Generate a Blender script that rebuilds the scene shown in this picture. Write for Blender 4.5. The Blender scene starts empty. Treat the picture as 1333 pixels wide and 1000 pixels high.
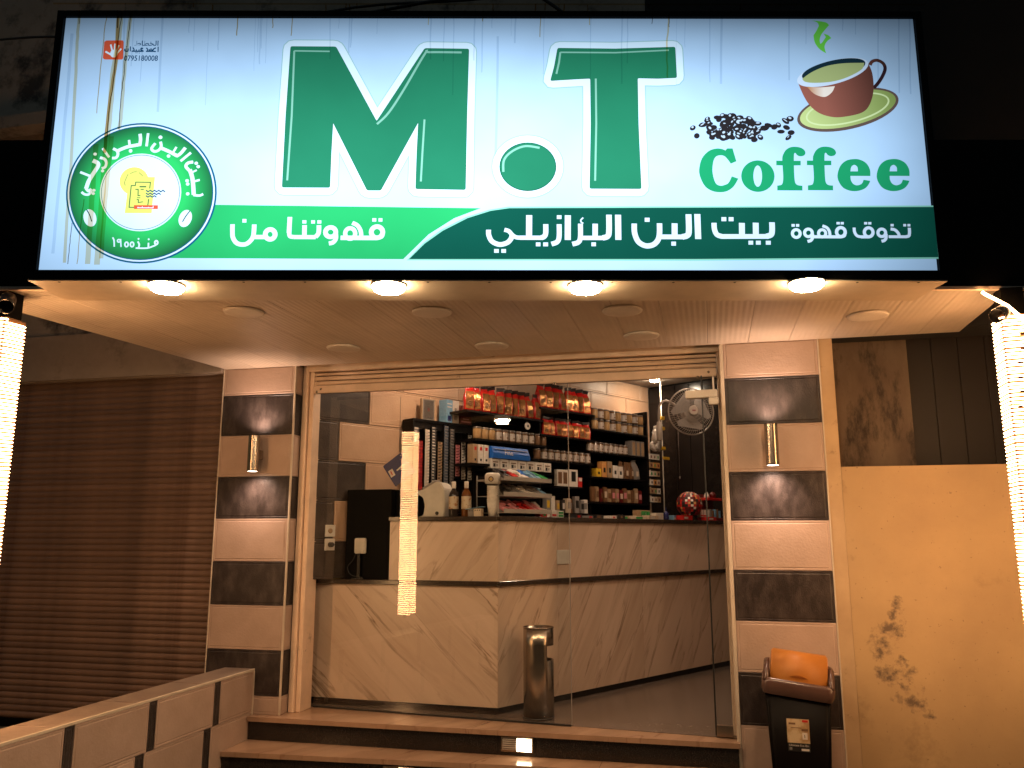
import bpy, bmesh, math, random
from math import sin, cos, pi, radians
from mathutils import Vector, Matrix
from mathutils.geometry import tessellate_polygon

random.seed(7)
SC = bpy.context.scene
COL = SC.collection

# ---------------------------------------------------------------- camera, sky, exposure
cam_d = bpy.data.cameras.new("camera")
cam = bpy.data.objects.new("camera", cam_d)
COL.objects.link(cam)
cam.location = (2.902, -5.325, 1.212)
cam.rotation_euler = (radians(90 + 10.408), 0, radians(13.481))
cam_d.sensor_width = 36.0
cam_d.lens = 36.0 * 1062.86 / 1333.0
cam_d.clip_start = 0.05
cam_d.clip_end = 400
SC.camera = cam

world = bpy.data.worlds.new("World")
SC.world = world
world.use_nodes = True
wn = world.node_tree
bg = wn.nodes["Background"]
sky = wn.nodes.new("ShaderNodeTexSky")
sky.sky_type = 'NISHITA'
sky.sun_disc = False
sky.sun_elevation = radians(1.6)
sky.sun_rotation = radians(10)
wn.links.new(sky.outputs[0], bg.inputs[0])
bg.inputs[1].default_value = 0.12
SC.view_settings.view_transform = 'Standard'
SC.view_settings.look = 'None'
SC.view_settings.gamma = 1.0
SC.view_settings.exposure = 0.06
SC.cycles.use_denoising = True
SC.cycles.max_bounces = 8
SC.cycles.sample_clamp_indirect = 4.0
SC.cycles.blur_glossy = 0.5
SC.cycles.caustics_reflective = False
SC.cycles.caustics_refractive = False

WARM = (1.0, 0.54, 0.27)
WARM2 = (1.0, 0.60, 0.33)

# ---------------------------------------------------------------- materials
def nodes_of(m):
    m.use_nodes = True
    nt = m.node_tree
    return nt, nt.nodes["Principled BSDF"]

def mat(name, col, rough=0.6, metal=0.0, col2=None, nscale=8.0, nlo=0.35, nhi=0.7, rand=0.0,
        bump=0.0, bscale=60.0, stretch=None, spec=0.5, dirt=None, dscale=2.0, dlo=0.55, dhi=0.75, coat=0.0, rrange=0.0, fixed=False):
    m = bpy.data.materials.new(name)
    nt, b = nodes_of(m)
    L, N = nt.links, nt.nodes
    tc = N.new("ShaderNodeTexCoord")
    mp = N.new("ShaderNodeMapping")
    L.new(tc.outputs["Object"], mp.inputs[0])
    oi = N.new("ShaderNodeObjectInfo")
    if stretch:
        mp.inputs["Scale"].default_value = stretch
    off = N.new("ShaderNodeVectorMath"); off.operation = 'SCALE'
    cmb = N.new("ShaderNodeCombineXYZ")
    for i in range(3): L.new(oi.outputs["Random"], cmb.inputs[i])
    L.new(cmb.outputs[0], off.inputs[0]); off.inputs["Scale"].default_value = 17.0
    add = N.new("ShaderNodeVectorMath"); add.operation = 'ADD'
    L.new(mp.outputs[0], add.inputs[0]); L.new(off.outputs[0], add.inputs[1])
    vec = mp.outputs[0] if fixed else add.outputs[0]
    out = None
    if col2 is None:
        col2 = tuple(c * 0.82 for c in col)
    n = N.new("ShaderNodeTexNoise"); n.inputs["Scale"].default_value = nscale
    n.inputs["Detail"].default_value = 6; n.inputs["Roughness"].default_value = 0.6
    L.new(vec, n.inputs["Vector"])
    r = N.new("ShaderNodeMapRange"); r.inputs[1].default_value = nlo; r.inputs[2].default_value = nhi
    L.new(n.outputs[0], r.inputs[0])
    mx = N.new("ShaderNodeMix"); mx.data_type = 'RGBA'
    mx.inputs[6].default_value = (*col, 1); mx.inputs[7].default_value = (*col2, 1)
    L.new(r.outputs[0], mx.inputs[0])
    out = mx.outputs[2]
    if dirt:
        n2 = N.new("ShaderNodeTexNoise"); n2.inputs["Scale"].default_value = dscale
        n2.inputs["Detail"].default_value = 9; n2.inputs["Roughness"].default_value = 0.7
        L.new(vec, n2.inputs["Vector"])
        r2 = N.new("ShaderNodeMapRange"); r2.inputs[1].default_value = dlo; r2.inputs[2].default_value = dhi
        L.new(n2.outputs[0], r2.inputs[0])
        mx2 = N.new("ShaderNodeMix"); mx2.data_type = 'RGBA'
        L.new(r2.outputs[0], mx2.inputs[0]); L.new(out, mx2.inputs[6]); mx2.inputs[7].default_value = (*dirt, 1)
        out = mx2.outputs[2]
    if rand:
        hs = N.new("ShaderNodeHueSaturation")
        rr = N.new("ShaderNodeMapRange"); rr.inputs[3].default_value = 1 - rand; rr.inputs[4].default_value = 1 + rand
        L.new(oi.outputs["Random"], rr.inputs[0]); L.new(rr.outputs[0], hs.inputs["Value"])
        L.new(out, hs.inputs["Color"]); out = hs.outputs[0]
    L.new(out, b.inputs["Base Color"])
    b.inputs["Roughness"].default_value = rough
    b.inputs["Metallic"].default_value = metal
    b.inputs["Specular IOR Level"].default_value = spec
    if coat: b.inputs["Coat Weight"].default_value = coat
    if rrange:
        rg = N.new("ShaderNodeMapRange"); rg.inputs[3].default_value = rough - rrange; rg.inputs[4].default_value = rough + rrange
        L.new(n.outputs[0], rg.inputs[0]); L.new(rg.outputs[0], b.inputs["Roughness"])
    if bump:
        n3 = N.new("ShaderNodeTexNoise"); n3.inputs["Scale"].default_value = bscale; n3.inputs["Detail"].default_value = 4
        L.new(vec, n3.inputs["Vector"])
        bp = N.new("ShaderNodeBump"); bp.inputs["Strength"].default_value = bump; bp.inputs["Distance"].default_value = 0.004
        L.new(n3.outputs[0], bp.inputs["Height"]); L.new(bp.outputs[0], b.inputs["Normal"])
    return m

def flat(name, col, rough=0.55, metal=0.0):
    return mat(name, col, rough, metal, nscale=30)

def emis(name, col, s):
    m = bpy.data.materials.new(name); m.use_nodes = True
    nt = m.node_tree; nt.nodes.clear()
    e = nt.nodes.new("ShaderNodeEmission"); o = nt.nodes.new("ShaderNodeOutputMaterial")
    e.inputs[0].default_value = (*col, 1); e.inputs[1].default_value = s
    nt.links.new(e.outputs[0], o.inputs[0])
    return m

def marble(name, base, vein, scale=1.0, rot=0.6, rough=0.25, vein_amt=1.0, warm=(0.40, 0.30, 0.18), lying=False):
    m = bpy.data.materials.new(name)
    nt, b = nodes_of(m); L, N = nt.links, nt.nodes
    tc = N.new("ShaderNodeTexCoord"); mp = N.new("ShaderNodeMapping")
    mp0 = N.new("ShaderNodeMapping"); mp0.inputs["Rotation"].default_value = (0, 0, rot) if lying else (0, rot, 0)
    mp.inputs["Scale"].default_value = (4.6 * scale, 0.8 * scale, 1.0) if lying else (4.6 * scale, 2.5 * scale, 0.62 * scale)
    L.new(tc.outputs["Object"], mp0.inputs[0]); L.new(mp0.outputs[0], mp.inputs[0])
    oi = N.new("ShaderNodeObjectInfo")
    cmb = N.new("ShaderNodeCombineXYZ")
    for i in range(3): L.new(oi.outputs["Random"], cmb.inputs[i])
    sc = N.new("ShaderNodeVectorMath"); sc.operation = 'SCALE'; sc.inputs["Scale"].default_value = 9
    L.new(cmb.outputs[0], sc.inputs[0])
    ad = N.new("ShaderNodeVectorMath"); ad.operation = 'ADD'
    L.new(mp.outputs[0], ad.inputs[0]); L.new(sc.outputs[0], ad.inputs[1])
    n = N.new("ShaderNodeTexNoise"); n.inputs["Scale"].default_value = 1.0; n.inputs["Detail"].default_value = 8
    n.inputs["Distortion"].default_value = 0.7; n.inputs["Roughness"].default_value = 0.55
    L.new(ad.outputs[0], n.inputs["Vector"])
    sub = N.new("ShaderNodeMath"); sub.operation = 'SUBTRACT'; sub.inputs[1].default_value = 0.5
    L.new(n.outputs[0], sub.inputs[0])
    ab = N.new("ShaderNodeMath"); ab.operation = 'ABSOLUTE'; L.new(sub.outputs[0], ab.inputs[0])
    r = N.new("ShaderNodeMapRange"); r.inputs[1].default_value = 0.0; r.inputs[2].default_value = 0.03
    r.inputs[3].default_value = 1.0; r.inputs[4].default_value = 0.0
    L.new(ab.outputs[0], r.inputs[0])
    n2 = N.new("ShaderNodeTexNoise"); n2.inputs["Scale"].default_value = 1.3; n2.inputs["Detail"].default_value = 5
    L.new(ad.outputs[0], n2.inputs["Vector"])
    r2 = N.new("ShaderNodeMapRange"); r2.inputs[1].default_value = 0.45; r2.inputs[2].default_value = 0.7; L.new(n2.outputs[0], r2.inputs[0])
    mu = N.new("ShaderNodeMath"); mu.operation = 'MULTIPLY'; L.new(r.outputs[0], mu.inputs[0]); L.new(r2.outputs[0], mu.inputs[1])
    mu2 = N.new("ShaderNodeMath"); mu2.operation = 'MULTIPLY'; mu2.inputs[1].default_value = vein_amt; L.new(mu.outputs[0], mu2.inputs[0])
    mx0 = N.new("ShaderNodeMix"); mx0.data_type = 'RGBA'
    r3 = N.new("ShaderNodeMapRange"); r3.inputs[1].default_value = 0.4; r3.inputs[2].default_value = 0.75; L.new(n.outputs[0], r3.inputs[0])
    mx0.inputs[6].default_value = (*base, 1); mx0.inputs[7].default_value = (*warm, 1)
    L.new(r3.outputs[0], mx0.inputs[0])
    mx = N.new("ShaderNodeMix"); mx.data_type = 'RGBA'
    L.new(mu2.outputs[0], mx.inputs[0]); L.new(mx0.outputs[2], mx.inputs[6]); mx.inputs[7].default_value = (*vein, 1)
    L.new(mx.outputs[2], b.inputs["Base Color"]); b.inputs["Roughness"].default_value = rough
    return m

def ribbed(name, col, rough, axis, period, strength, dirt=None):
    """smooth plastic or sheet metal with fine parallel ribs"""
    m = mat(name, col, rough, nscale=3.0, dirt=dirt, dlo=0.6, dhi=0.8, dscale=1.5)
    nt = m.node_tree; L, N = nt.links, nt.nodes
    b = N["Principled BSDF"]
    tc = N.new("ShaderNodeTexCoord"); sp = N.new("ShaderNodeSeparateXYZ"); L.new(tc.outputs["Object"], sp.inputs[0])
    mu = N.new("ShaderNodeMath"); mu.operation = 'MULTIPLY'; mu.inputs[1].default_value = 2 * pi / period
    L.new(sp.outputs[axis], mu.inputs[0])
    sn = N.new("ShaderNodeMath"); sn.operation = 'SINE'; L.new(mu.outputs[0], sn.inputs[0])
    bp = N.new("ShaderNodeBump"); bp.inputs["Strength"].default_value = strength; bp.inputs["Distance"].default_value = 0.003
    L.new(sn.outputs[0], bp.inputs["Height"]); L.new(bp.outputs[0], b.inputs["Normal"])
    return m

M = {}
M['tile_light'] = mat('beige glazed tile', (0.41, 0.295, 0.235), 0.42, col2=(0.345, 0.245, 0.19), nscale=5, rand=0.07, bump=0.35, bscale=70, rrange=0.08, spec=0.4)
M['tile_room'] = mat('warm beige room tile', (0.50, 0.325, 0.215), 0.4, col2=(0.43, 0.27, 0.175), nscale=5, rand=0.07, bump=0.35, bscale=70, rrange=0.08, spec=0.4)
M['tile_room_dark'] = mat('warm slate room tile', (0.040, 0.028, 0.022), 0.4, col2=(0.085, 0.062, 0.05), nscale=9, nlo=0.42, nhi=0.85, rand=0.12, spec=0.3, bump=0.55, bscale=110)
M['tile_dark'] = mat('slate grey tile', (0.024, 0.018, 0.0165), 0.36, col2=(0.075, 0.057, 0.052), nscale=9, nlo=0.42, nhi=0.85, rand=0.12, spec=0.3, bump=0.55, bscale=110, stretch=(1.6, 1, 0.8), rrange=0.12)
M['trim'] = mat('cream corner trim', (0.55, 0.46, 0.36), 0.4, bump=0.2)
M['cap_tile'] = mat('grey brown cap tile', (0.17, 0.125, 0.10), 0.35, col2=(0.24, 0.18, 0.14), nscale=6, bump=0.3)
M['grime_strip'] = mat('worn ochre plaster', (0.42, 0.29, 0.16), 0.8, col2=(0.33, 0.22, 0.12), nscale=4, bump=0.5, bscale=20, dirt=(0.16, 0.10, 0.06), dscale=5, dlo=0.6, dhi=0.72)
M['grout'] = mat('grey grout', (0.26, 0.21, 0.17), 0.85, bump=0.4)
M['cream_paint'] = mat('cream painted steel', (0.76, 0.56, 0.41), 0.45, dirt=(0.11, 0.07, 0.045), dscale=6, dlo=0.62, dhi=0.76, bump=0.25, bscale=25)
M['soffit'] = ribbed('ribbed white plastic ceiling panel', (0.52, 0.42, 0.33), 0.30, 0, 0.031, 0.25)
M['soffit_sheet'] = mat('cream sheet metal', (0.48, 0.37, 0.26), 0.35, dirt=(0.2, 0.12, 0.06), dlo=0.66, dhi=0.8, bump=0.15, bscale=6)
M['black_sheet'] = mat('black painted sheet', (0.004, 0.0035, 0.003), 0.45, spec=0.05)
M['black_gloss'] = mat('glossy black plastic', (0.008, 0.007, 0.007), 0.22)
M['black_granite'] = mat('black speckled granite', (0.012, 0.010, 0.009), 0.18, col2=(0.05, 0.04, 0.035), nscale=160, nlo=0.55, nhi=0.75)
M['counter_granite'] = mat('brown granite top', (0.035, 0.024, 0.018), 0.18, col2=(0.10, 0.07, 0.05), nscale=120, nlo=0.5, nhi=0.75)
for nm_, rt_ in (('marble_panel', -0.55), ('marble_end', 0.62), ('marble_end_low', -0.85)):
    M[nm_] = marble('veined cream marble', (0.66, 0.49, 0.38), (0.17, 0.10, 0.062), 1.45, rt_, 0.26, 0.85, warm=(0.50, 0.355, 0.26))
M['marble_tread'] = marble('pink cream marble slab', (0.34, 0.215, 0.14), (0.17, 0.085, 0.05), 1.2, 0.5, 0.2, 1.0, lying=True, warm=(0.25, 0.155, 0.10))
M['rust_shutter'] = mat('brown roller shutter metal', (0.175, 0.105, 0.072), 0.5, col2=(0.10, 0.060, 0.042), nscale=2.2, nlo=0.38, nhi=0.62, rand=0.14, stretch=(1.0, 0.0, 0.0), fixed=True, dirt=(0.06, 0.03, 0.02), dlo=0.55, dhi=0.7)
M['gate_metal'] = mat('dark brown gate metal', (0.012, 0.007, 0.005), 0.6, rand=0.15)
M['wall_black'] = mat('unlit black wall', (0.012, 0.010, 0.009), 0.9)  # near-black colour stands in for walls that no light reaches
M['concrete_dark'] = mat('grimy concrete', (0.34, 0.28, 0.23), 0.9, col2=(0.22, 0.185, 0.15), nscale=1.2, dirt=(0.05, 0.043, 0.038), dscale=2.0, dlo=0.5, dhi=0.62, bump=0.5, bscale=20)
M['beam'] = mat('dull cream plaster', (0.30, 0.235, 0.185), 0.85, dirt=(0.12, 0.09, 0.07), dscale=3, bump=0.3, bscale=15)
M['floor_tile'] = mat('grey speckled floor', (0.105, 0.083, 0.070), 0.22, col2=(0.17, 0.13, 0.11), nscale=45, nlo=0.45, nhi=0.65)
M['ceiling'] = mat('ceiling paint', (0.36, 0.29, 0.23), 0.8)
M['dark_panel'] = mat('dark brown glossy wall panel', (0.012, 0.009, 0.008), 0.2, rand=0.3, rrange=0.08, spec=0.3)
M['steel'] = mat('brushed stainless steel', (0.44, 0.37, 0.30), 0.27, 1.0, nscale=6, stretch=(9, 9, 0.25), bump=0.16, bscale=12)
M['steel_gold'] = mat('brushed nickel', (0.46, 0.39, 0.33), 0.25, 1.0, nscale=6, stretch=(12, 12, 0.2), bump=0.10, bscale=10)
M['white_plastic'] = mat('off white plastic', (0.62, 0.57, 0.5), 0.35)
M['grey_plastic'] = mat('grey plastic', (0.30, 0.27, 0.25), 0.4)
M['fan_grey'] = mat('dusty grey fan plastic', (0.26, 0.22, 0.19), 0.4)
M['asphalt'] = mat('dark pavement', (0.05, 0.045, 0.04), 0.9, bump=0.6, bscale=90)
M['cable'] = flat('black cable', (0.01, 0.01, 0.01), 0.6)
M['bin_black'] = mat('black bin plastic', (0.004, 0.003, 0.0026), 0.4, spec=0.04, bump=0.12, bscale=40)
M['bin_brown'] = mat('brown bin plastic', (0.085, 0.045, 0.035), 0.25)
M['bin_orange'] = mat('orange lid plastic', (0.40, 0.15, 0.022), 0.5, spec=0.3, col2=(0.33, 0.12, 0.018), nscale=6)
M['grip'] = mat('dark orange moulding', (0.28, 0.08, 0.012), 0.4)
M['sticker_photo'] = mat('printed bathroom photo', (0.55, 0.42, 0.26), 0.3, col2=(0.36, 0.22, 0.10), nscale=14, nlo=0.45, nhi=0.6)
M['rack_grey'] = mat('grey tray plastic', (0.34, 0.31, 0.29), 0.35)
M['shelf_black'] = mat('black shelf board', (0.006, 0.005, 0.005), 0.35, spec=0.15)
M['gasket'] = flat('black rubber seal', (0.008, 0.008, 0.008), 0.5)
for nm, c in dict(red=(0.50, 0.015, 0.012), darkred=(0.12, 0.008, 0.008), gold=(0.55, 0.27, 0.09), white=(0.68, 0.62, 0.56), cream=(0.60, 0.48, 0.36),
                  blue=(0.015, 0.12, 0.50), lightblue=(0.16, 0.33, 0.50), navy=(0.012, 0.018, 0.12), green=(0.03, 0.26, 0.07), grey=(0.22, 0.2, 0.19),
                  pink=(0.6, 0.22, 0.24), yellow=(0.68, 0.42, 0.03), brown=(0.17, 0.085, 0.04), black=(0.012, 0.011, 0.011), orange=(0.55, 0.2, 0.04),
                  amber=(0.2, 0.07, 0.015), kraft=(0.36, 0.24, 0.14), dimgrey=(0.07, 0.065, 0.065), slate=(0.07, 0.09, 0.13), label=(0.42, 0.36, 0.32), fold=(0.012, 0.006, 0.006)).items():
    M['p_' + nm] = mat(nm + ' print', c, 0.38, nscale=50, rand=0.06)
M['foil'] = mat('red foil', (0.52, 0.012, 0.01), 0.22, col2=(0.3, 0.008, 0.008), nscale=14, bump=0.9, bscale=40)
M['foil_gold'] = mat('gold foil window', (0.62, 0.30, 0.10), 0.16, 0.65, col2=(0.26, 0.09, 0.03), nscale=24, bump=0.9, bscale=50)

def glass_mat(name, tint=(0.96, 0.98, 0.97), haze=0.0):
    m = bpy.data.materials.new(name); m.use_nodes = True
    nt = m.node_tree; N, L = nt.nodes, nt.links; N.clear()
    o = N.new("ShaderNodeOutputMaterial"); t = N.new("ShaderNodeBsdfTransparent"); g = N.new("ShaderNodeBsdfGlossy")
    t.inputs[0].default_value = (*tint, 1); g.inputs["Roughness"].default_value = 0.0
    fr = N.new("ShaderNodeFresnel"); geo = N.new("ShaderNodeNewGeometry"); mr = N.new("ShaderNodeMapRange")   # single sheets: same reflectance from both sides
    mr.inputs[3].default_value = 1.75; mr.inputs[4].default_value = 1 / 1.75
    L.new(geo.outputs["Backfacing"], mr.inputs[0]); L.new(mr.outputs[0], fr.inputs[0])
    mx = N.new("ShaderNodeMixShader"); L.new(fr.outputs[0], mx.inputs[0]); L.new(t.outputs[0], mx.inputs[1]); L.new(g.outputs[0], mx.inputs[2])
    L.new(mx.outputs[0], o.inputs[0])
    return m
M['glass'] = glass_mat('clear shop glass')
M['jar_glass'] = glass_mat('jar glass', (0.8, 0.78, 0.74))

# ---------------------------------------------------------------- mesh helpers
def tag(o, label=None, cat=None, group=None, kind=None):
    if label: o['label'] = label
    if cat: o['category'] = cat
    if group: o['group'] = group
    if kind: o['kind'] = kind
    return o

def link(name, me, parent=None, loc=(0, 0, 0), rot=(0, 0, 0)):
    o = bpy.data.objects.new(name, me)
    COL.objects.link(o)
    o.location = loc; o.rotation_euler = rot
    if parent: o.parent = parent
    return o

def thing(name, label, cat, loc=(0, 0, 0), rz=0, group=None):
    o = bpy.data.objects.new(name, None); COL.objects.link(o)
    o.empty_display_size = 0.05
    o.location = loc; o.rotation_euler = (0, 0, rz)
    return tag(o, label, cat, group)

def mesh(name, V, F, m, smooth=False):
    me = bpy.data.meshes.new(name)
    me.from_pydata([tuple(v) for v in V], [], F)
    me.materials.append(m if not isinstance(m, str) else M[m])
    if smooth:
        for p in me.polygons: p.use_smooth = True
    me.update()
    return me

def fix_normals(me):
    bm = bmesh.new(); bm.from_mesh(me)
    bmesh.ops.recalc_face_normals(bm, faces=bm.faces)
    bm.to_mesh(me); bm.free()
    return me

_cache = {}
def box_mesh(sx, sy, sz, m, bev=0.0, origin='c'):
    key = ('b', round(sx, 4), round(sy, 4), round(sz, 4), m, bev, origin)
    if key in _cache: return _cache[key]
    bm = bmesh.new()
    bmesh.ops.create_cube(bm, size=1)
    for v in bm.verts:
        v.co.x *= sx; v.co.y *= sy; v.co.z *= sz
        if origin == 'b': v.co.z += sz / 2
    if bev: bmesh.ops.bevel(bm, geom=list(bm.edges), offset=bev, segments=1 if bev < 0.004 else 2, affect='EDGES')
    me = bpy.data.meshes.new('box'); bm.to_mesh(me); bm.free()
    me.materials.append(M[m])
    _cache[key] = me
    return me

def box(name, lo, hi, m, parent=None, bev=0.0):
    """axis-aligned box between two corners, in the parent's frame"""
    s = [hi[i] - lo[i] for i in range(3)]; c = [(hi[i] + lo[i]) / 2 for i in range(3)]
    return link(name, box_mesh(s[0], s[1], s[2], m, bev), parent, c)

def multi_box(boxes):
    V, F = [], []
    for lo, hi in boxes:
        b = len(V)
        for x in (lo[0], hi[0]):
            for y in (lo[1], hi[1]):
                for z in (lo[2], hi[2]): V.append((x, y, z))
        F += [(b, b+1, b+3, b+2), (b+4, b+6, b+7, b+5), (b, b+4, b+5, b+1), (b+2, b+3, b+7, b+6), (b, b+2, b+6, b+4), (b+1, b+5, b+7, b+3)]
    return V, F

def prism(name, poly, z0, z1, m, parent=None, loc=(0, 0, 0)):
    """vertical prism over a polygon in x,y; z1 may be a list (one per corner)"""
    n = len(poly)
    V = [(p[0], p[1], z0) for p in poly] + [(p[0], p[1], z1) for p in poly]
    F = [tuple(range(n))[::-1], tuple(range(n, 2 * n))] + [(i, (i+1) % n, n + (i+1) % n, n + i) for i in range(n)]
    return link(name, fix_normals(mesh(name, V, F, m)), parent, loc)

def lathe_mesh(prof, m, seg=20, smooth=True, cap=True):
    key = ('l', tuple(prof), m, seg)
    if key in _cache: return _cache[key]
    V, F = [], []
    for r, z in prof:
        for i in range(seg):
            a = 2 * pi * i / seg
            V.append((r * cos(a), r * sin(a), z))
    for k in range(len(prof) - 1):
        for i in range(seg):
            j = (i + 1) % seg
            F.append((k*seg+i, k*seg+j, (k+1)*seg+j, (k+1)*seg+i))
    if cap:
        F.append(tuple(range(seg))[::-1]); F.append(tuple(range((len(prof)-1)*seg, len(prof)*seg)))
    me = mesh('lathe', V, F, m)
    for p in me.polygons:
        if smooth and len(p.vertices) == 4: p.use_smooth = True
    _cache[key] = me
    return me

def tube_mesh(pts, r, m, seg=8, closed=False):
    pts = [Vector(p) for p in pts]; n = len(pts); V, F = [], []
    up = Vector((0.13, 0.21, 0.97))
    for i, p in enumerate(pts):
        if closed: t = pts[(i+1) % n] - pts[i-1]
        else: t = pts[min(i+1, n-1)] - pts[max(i-1, 0)]
        t.normalize()
        a = t.cross(up)
        if a.length < 0.05: a = t.cross(Vector((1, 0, 0)))
        a.normalize(); b = t.cross(a)
        for k in range(seg):
            q = 2 * pi * k / seg
            V.append(p + a * (r * cos(q)) + b * (r * sin(q)))
    for i in range(n if closed else n - 1):
        j = (i + 1) % n
        for k in range(seg):
            l = (k + 1) % seg
            F.append((i*seg+k, i*seg+l, j*seg+l, j*seg+k))
    if not closed:
        F.append(tuple(range(seg))); F.append(tuple(range((n-1)*seg, n*seg))[::-1])
    return fix_normals(mesh('tube', V, F, m, True))

def rrect(hx, hy, r, n=4):
    out = []
    for cx, cy, a0 in ((hx-r, hy-r, 0), (-hx+r, hy-r, 90), (-hx+r, -hy+r, 180), (hx-r, -hy+r, 270)):
        for i in range(n + 1):
            a = radians(a0 + 90 * i / n); out.append((cx + r*cos(a), cy + r*sin(a)))
    return out

def loft_mesh(rings, m, smooth=True, cap=True):
    """rings: list of (list of 3-d points)"""
    n = len(rings[0]); V = [p for r in rings for p in r]; F = []
    for k in range(len(rings) - 1):
        for i in range(n):
            j = (i+1) % n; F.append((k*n+i, k*n+j, (k+1)*n+j, (k+1)*n+i))
    if cap:
        F.append(tuple(range(n))[::-1]); F.append(tuple(range((len(rings)-1)*n, len(rings)*n)))
    me = fix_normals(mesh('loft', V, F, m))
    if smooth:
        for p in me.polygons:
            if len(p.vertices) == 4: p.use_smooth = True
    return me

def tile_mesh(w, h, d, m, key2=0):
    """wall tile in the x,z plane, front at y=-d, with a thin raised rim and a pillowed centre"""
    key = ('t', round(w, 4), round(h, 4), d, m)
    if key in _cache: return _cache[key]
    V, F = [], []
    def ring(ins, y):
        b = len(V)
        for x, z in ((ins, ins), (w-ins, ins), (w-ins, h-ins), (ins, h-ins)): V.append((x, y, z))
        return b
    R = [ring(0, 0), ring(0, -d + 0.0015), ring(0.0015, -d), ring(0.011, -d), ring(0.0135, -d + 0.0022), ring(0.020, -d - 0.0005)]
    for a, b in zip(R[:-1], R[1:]):
        for i in range(4):
            j = (i+1) % 4; F.append((a+i, a+j, b+j, b+i))
    F.append((R[-1], R[-1]+1, R[-1]+2, R[-1]+3)); F.append((R[0]+3, R[0]+2, R[0]+1, R[0]))
    me = fix_normals(mesh('tile', V, F, m))
    _cache[key] = me
    return me

ORD = ['first', 'second', 'third', 'fourth', 'fifth', 'sixth', 'seventh', 'eighth', 'ninth', 'tenth', 'eleventh', 'twelfth', 'thirteenth', 'fourteenth', 'fifteenth', 'sixteenth']
def text_mesh(body, size, m, align='CENTER', extrude=0.0, bold=0.0):
    c = bpy.data.curves.new('txt', 'FONT'); c.body = body; c.size = size; c.align_x = align; c.extrude = extrude
    c.resolution_u = 3; c.offset = bold
    o = bpy.data.objects.new('txt', c); COL.objects.link(o)
    bpy.context.view_layer.update()
    dg = bpy.context.evaluated_depsgraph_get()
    me = bpy.data.meshes.new_from_object(o.evaluated_get(dg))
    bpy.data.objects.remove(o)
    me.materials.clear(); me.materials.append(M[m] if isinstance(m, str) else m)
    # lay the text in the x,z plane
    for v in me.vertices: v.co = Vector((v.co.x, -v.co.z, v.co.y))
    return me
# ================================================================ STRUCTURE
# shop interior frame: U runs along the tiled shelf wall into the shop, V points away from that wall
TH = math.atan2(0.852, 0.524)
O0 = Vector((0.03, 0.14, 0)); U = Vector((0.524, 0.852, 0)); VV = Vector((0.852, -0.524, 0))
def W(t, v, z): return O0 + U * t + VV * v + Vector((0, 0, z))
GZ = -0.32

g = link('ground', mesh('ground', [(-150, -150, GZ), (150, -150, GZ), (150, 150, GZ), (-150, 150, GZ)], [(0, 1, 2, 3)], 'asphalt')); tag(g, kind='structure')

# interior floor / ceiling
def quad_slab(name, pts, z0, z1, m):
    o = prism(name, pts, z0, z1, m); tag(o, kind='structure'); return o
pA = W(0, -0.1, 0); pB = W(4.5, -0.1, 0); pC = W(4.5, 2.75, 0); pD = (3.25, 0.12)
room = [(0.0, 0.30), (pA.x - 0.05, pA.y + 0.3), (pB.x, pB.y), (pC.x, pC.y), (3.25, 0.12), (3.02, 0.05), (1.5, 0.19)]
quad_slab('floor', [(0.02, 0.318), (-0.15, 0.42), (pB.x, pB.y), (pC.x, pC.y), (3.3, 0.3), (3.019, 0.065)], -0.25, 0.004, 'floor_tile')
quad_slab('ceiling', [(-0.2, 0.32), (pB.x, pB.y), (pC.x, pC.y), (3.4, 0.32)], 2.83, 2.93, 'ceiling')

# ---- tiled wall with the shelves (left wall of the shop)
lw = tag(link('interior_wall', mesh('w', [W(0, -0.12, 0.888), W(4.4, -0.12, 0.888), W(4.4, -0.012, 0.888), W(0, -0.012, 0.888), W(0, -0.12, 2.83), W(4.4, -0.12, 2.83), W(4.4, -0.012, 2.83), W(0, -0.012, 2.83)],
    [(0, 1, 2, 3), (4, 7, 6, 5), (0, 4, 5, 1), (3, 2, 6, 7), (1, 5, 6, 2), (0, 3, 7, 4)], 'grout')), kind='structure')
lwl = tag(link('interior_wall', mesh('w', [W(0.42, -0.12, 0), W(4.4, -0.12, 0), W(4.4, -0.012, 0), W(0.42, -0.012, 0), W(0.42, -0.12, 0.887), W(4.4, -0.12, 0.887), W(4.4, -0.012, 0.887), W(0.42, -0.012, 0.887)],
    [(0, 1, 2, 3), (4, 7, 6, 5), (0, 4, 5, 1), (3, 2, 6, 7), (1, 5, 6, 2), (0, 3, 7, 4)], 'grout')), kind='structure')
rows = [(0.889, 0.56), (1.16, 0.27), (1.46, 0.54), (1.76, 0.29), (2.06, 0.56), (2.36, 0.29), (2.66, 0.56)]
for z, first in rows:
    h = 0.267 if z < 1 else 0.295 if z < 2.6 else 0.165
    t = 0.0; nxt = first; dark = True
    while t < 4.29:
        w = min(nxt, 4.3) - t - 0.004
        if w > 0.02:
            o = link('tile', tile_mesh(w, h, 0.012, 'tile_room_dark' if dark else 'tile_room'), lw, W(t, -0.012, z), (0, 0, TH))
        t = nxt; nxt += 0.6; dark = False

# ---- far wall of the shop, dark glossy boards
bw = thing('interior_wall', None, None, W(4.3, 0, 0), TH - pi / 2); tag(bw, kind='structure')
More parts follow.
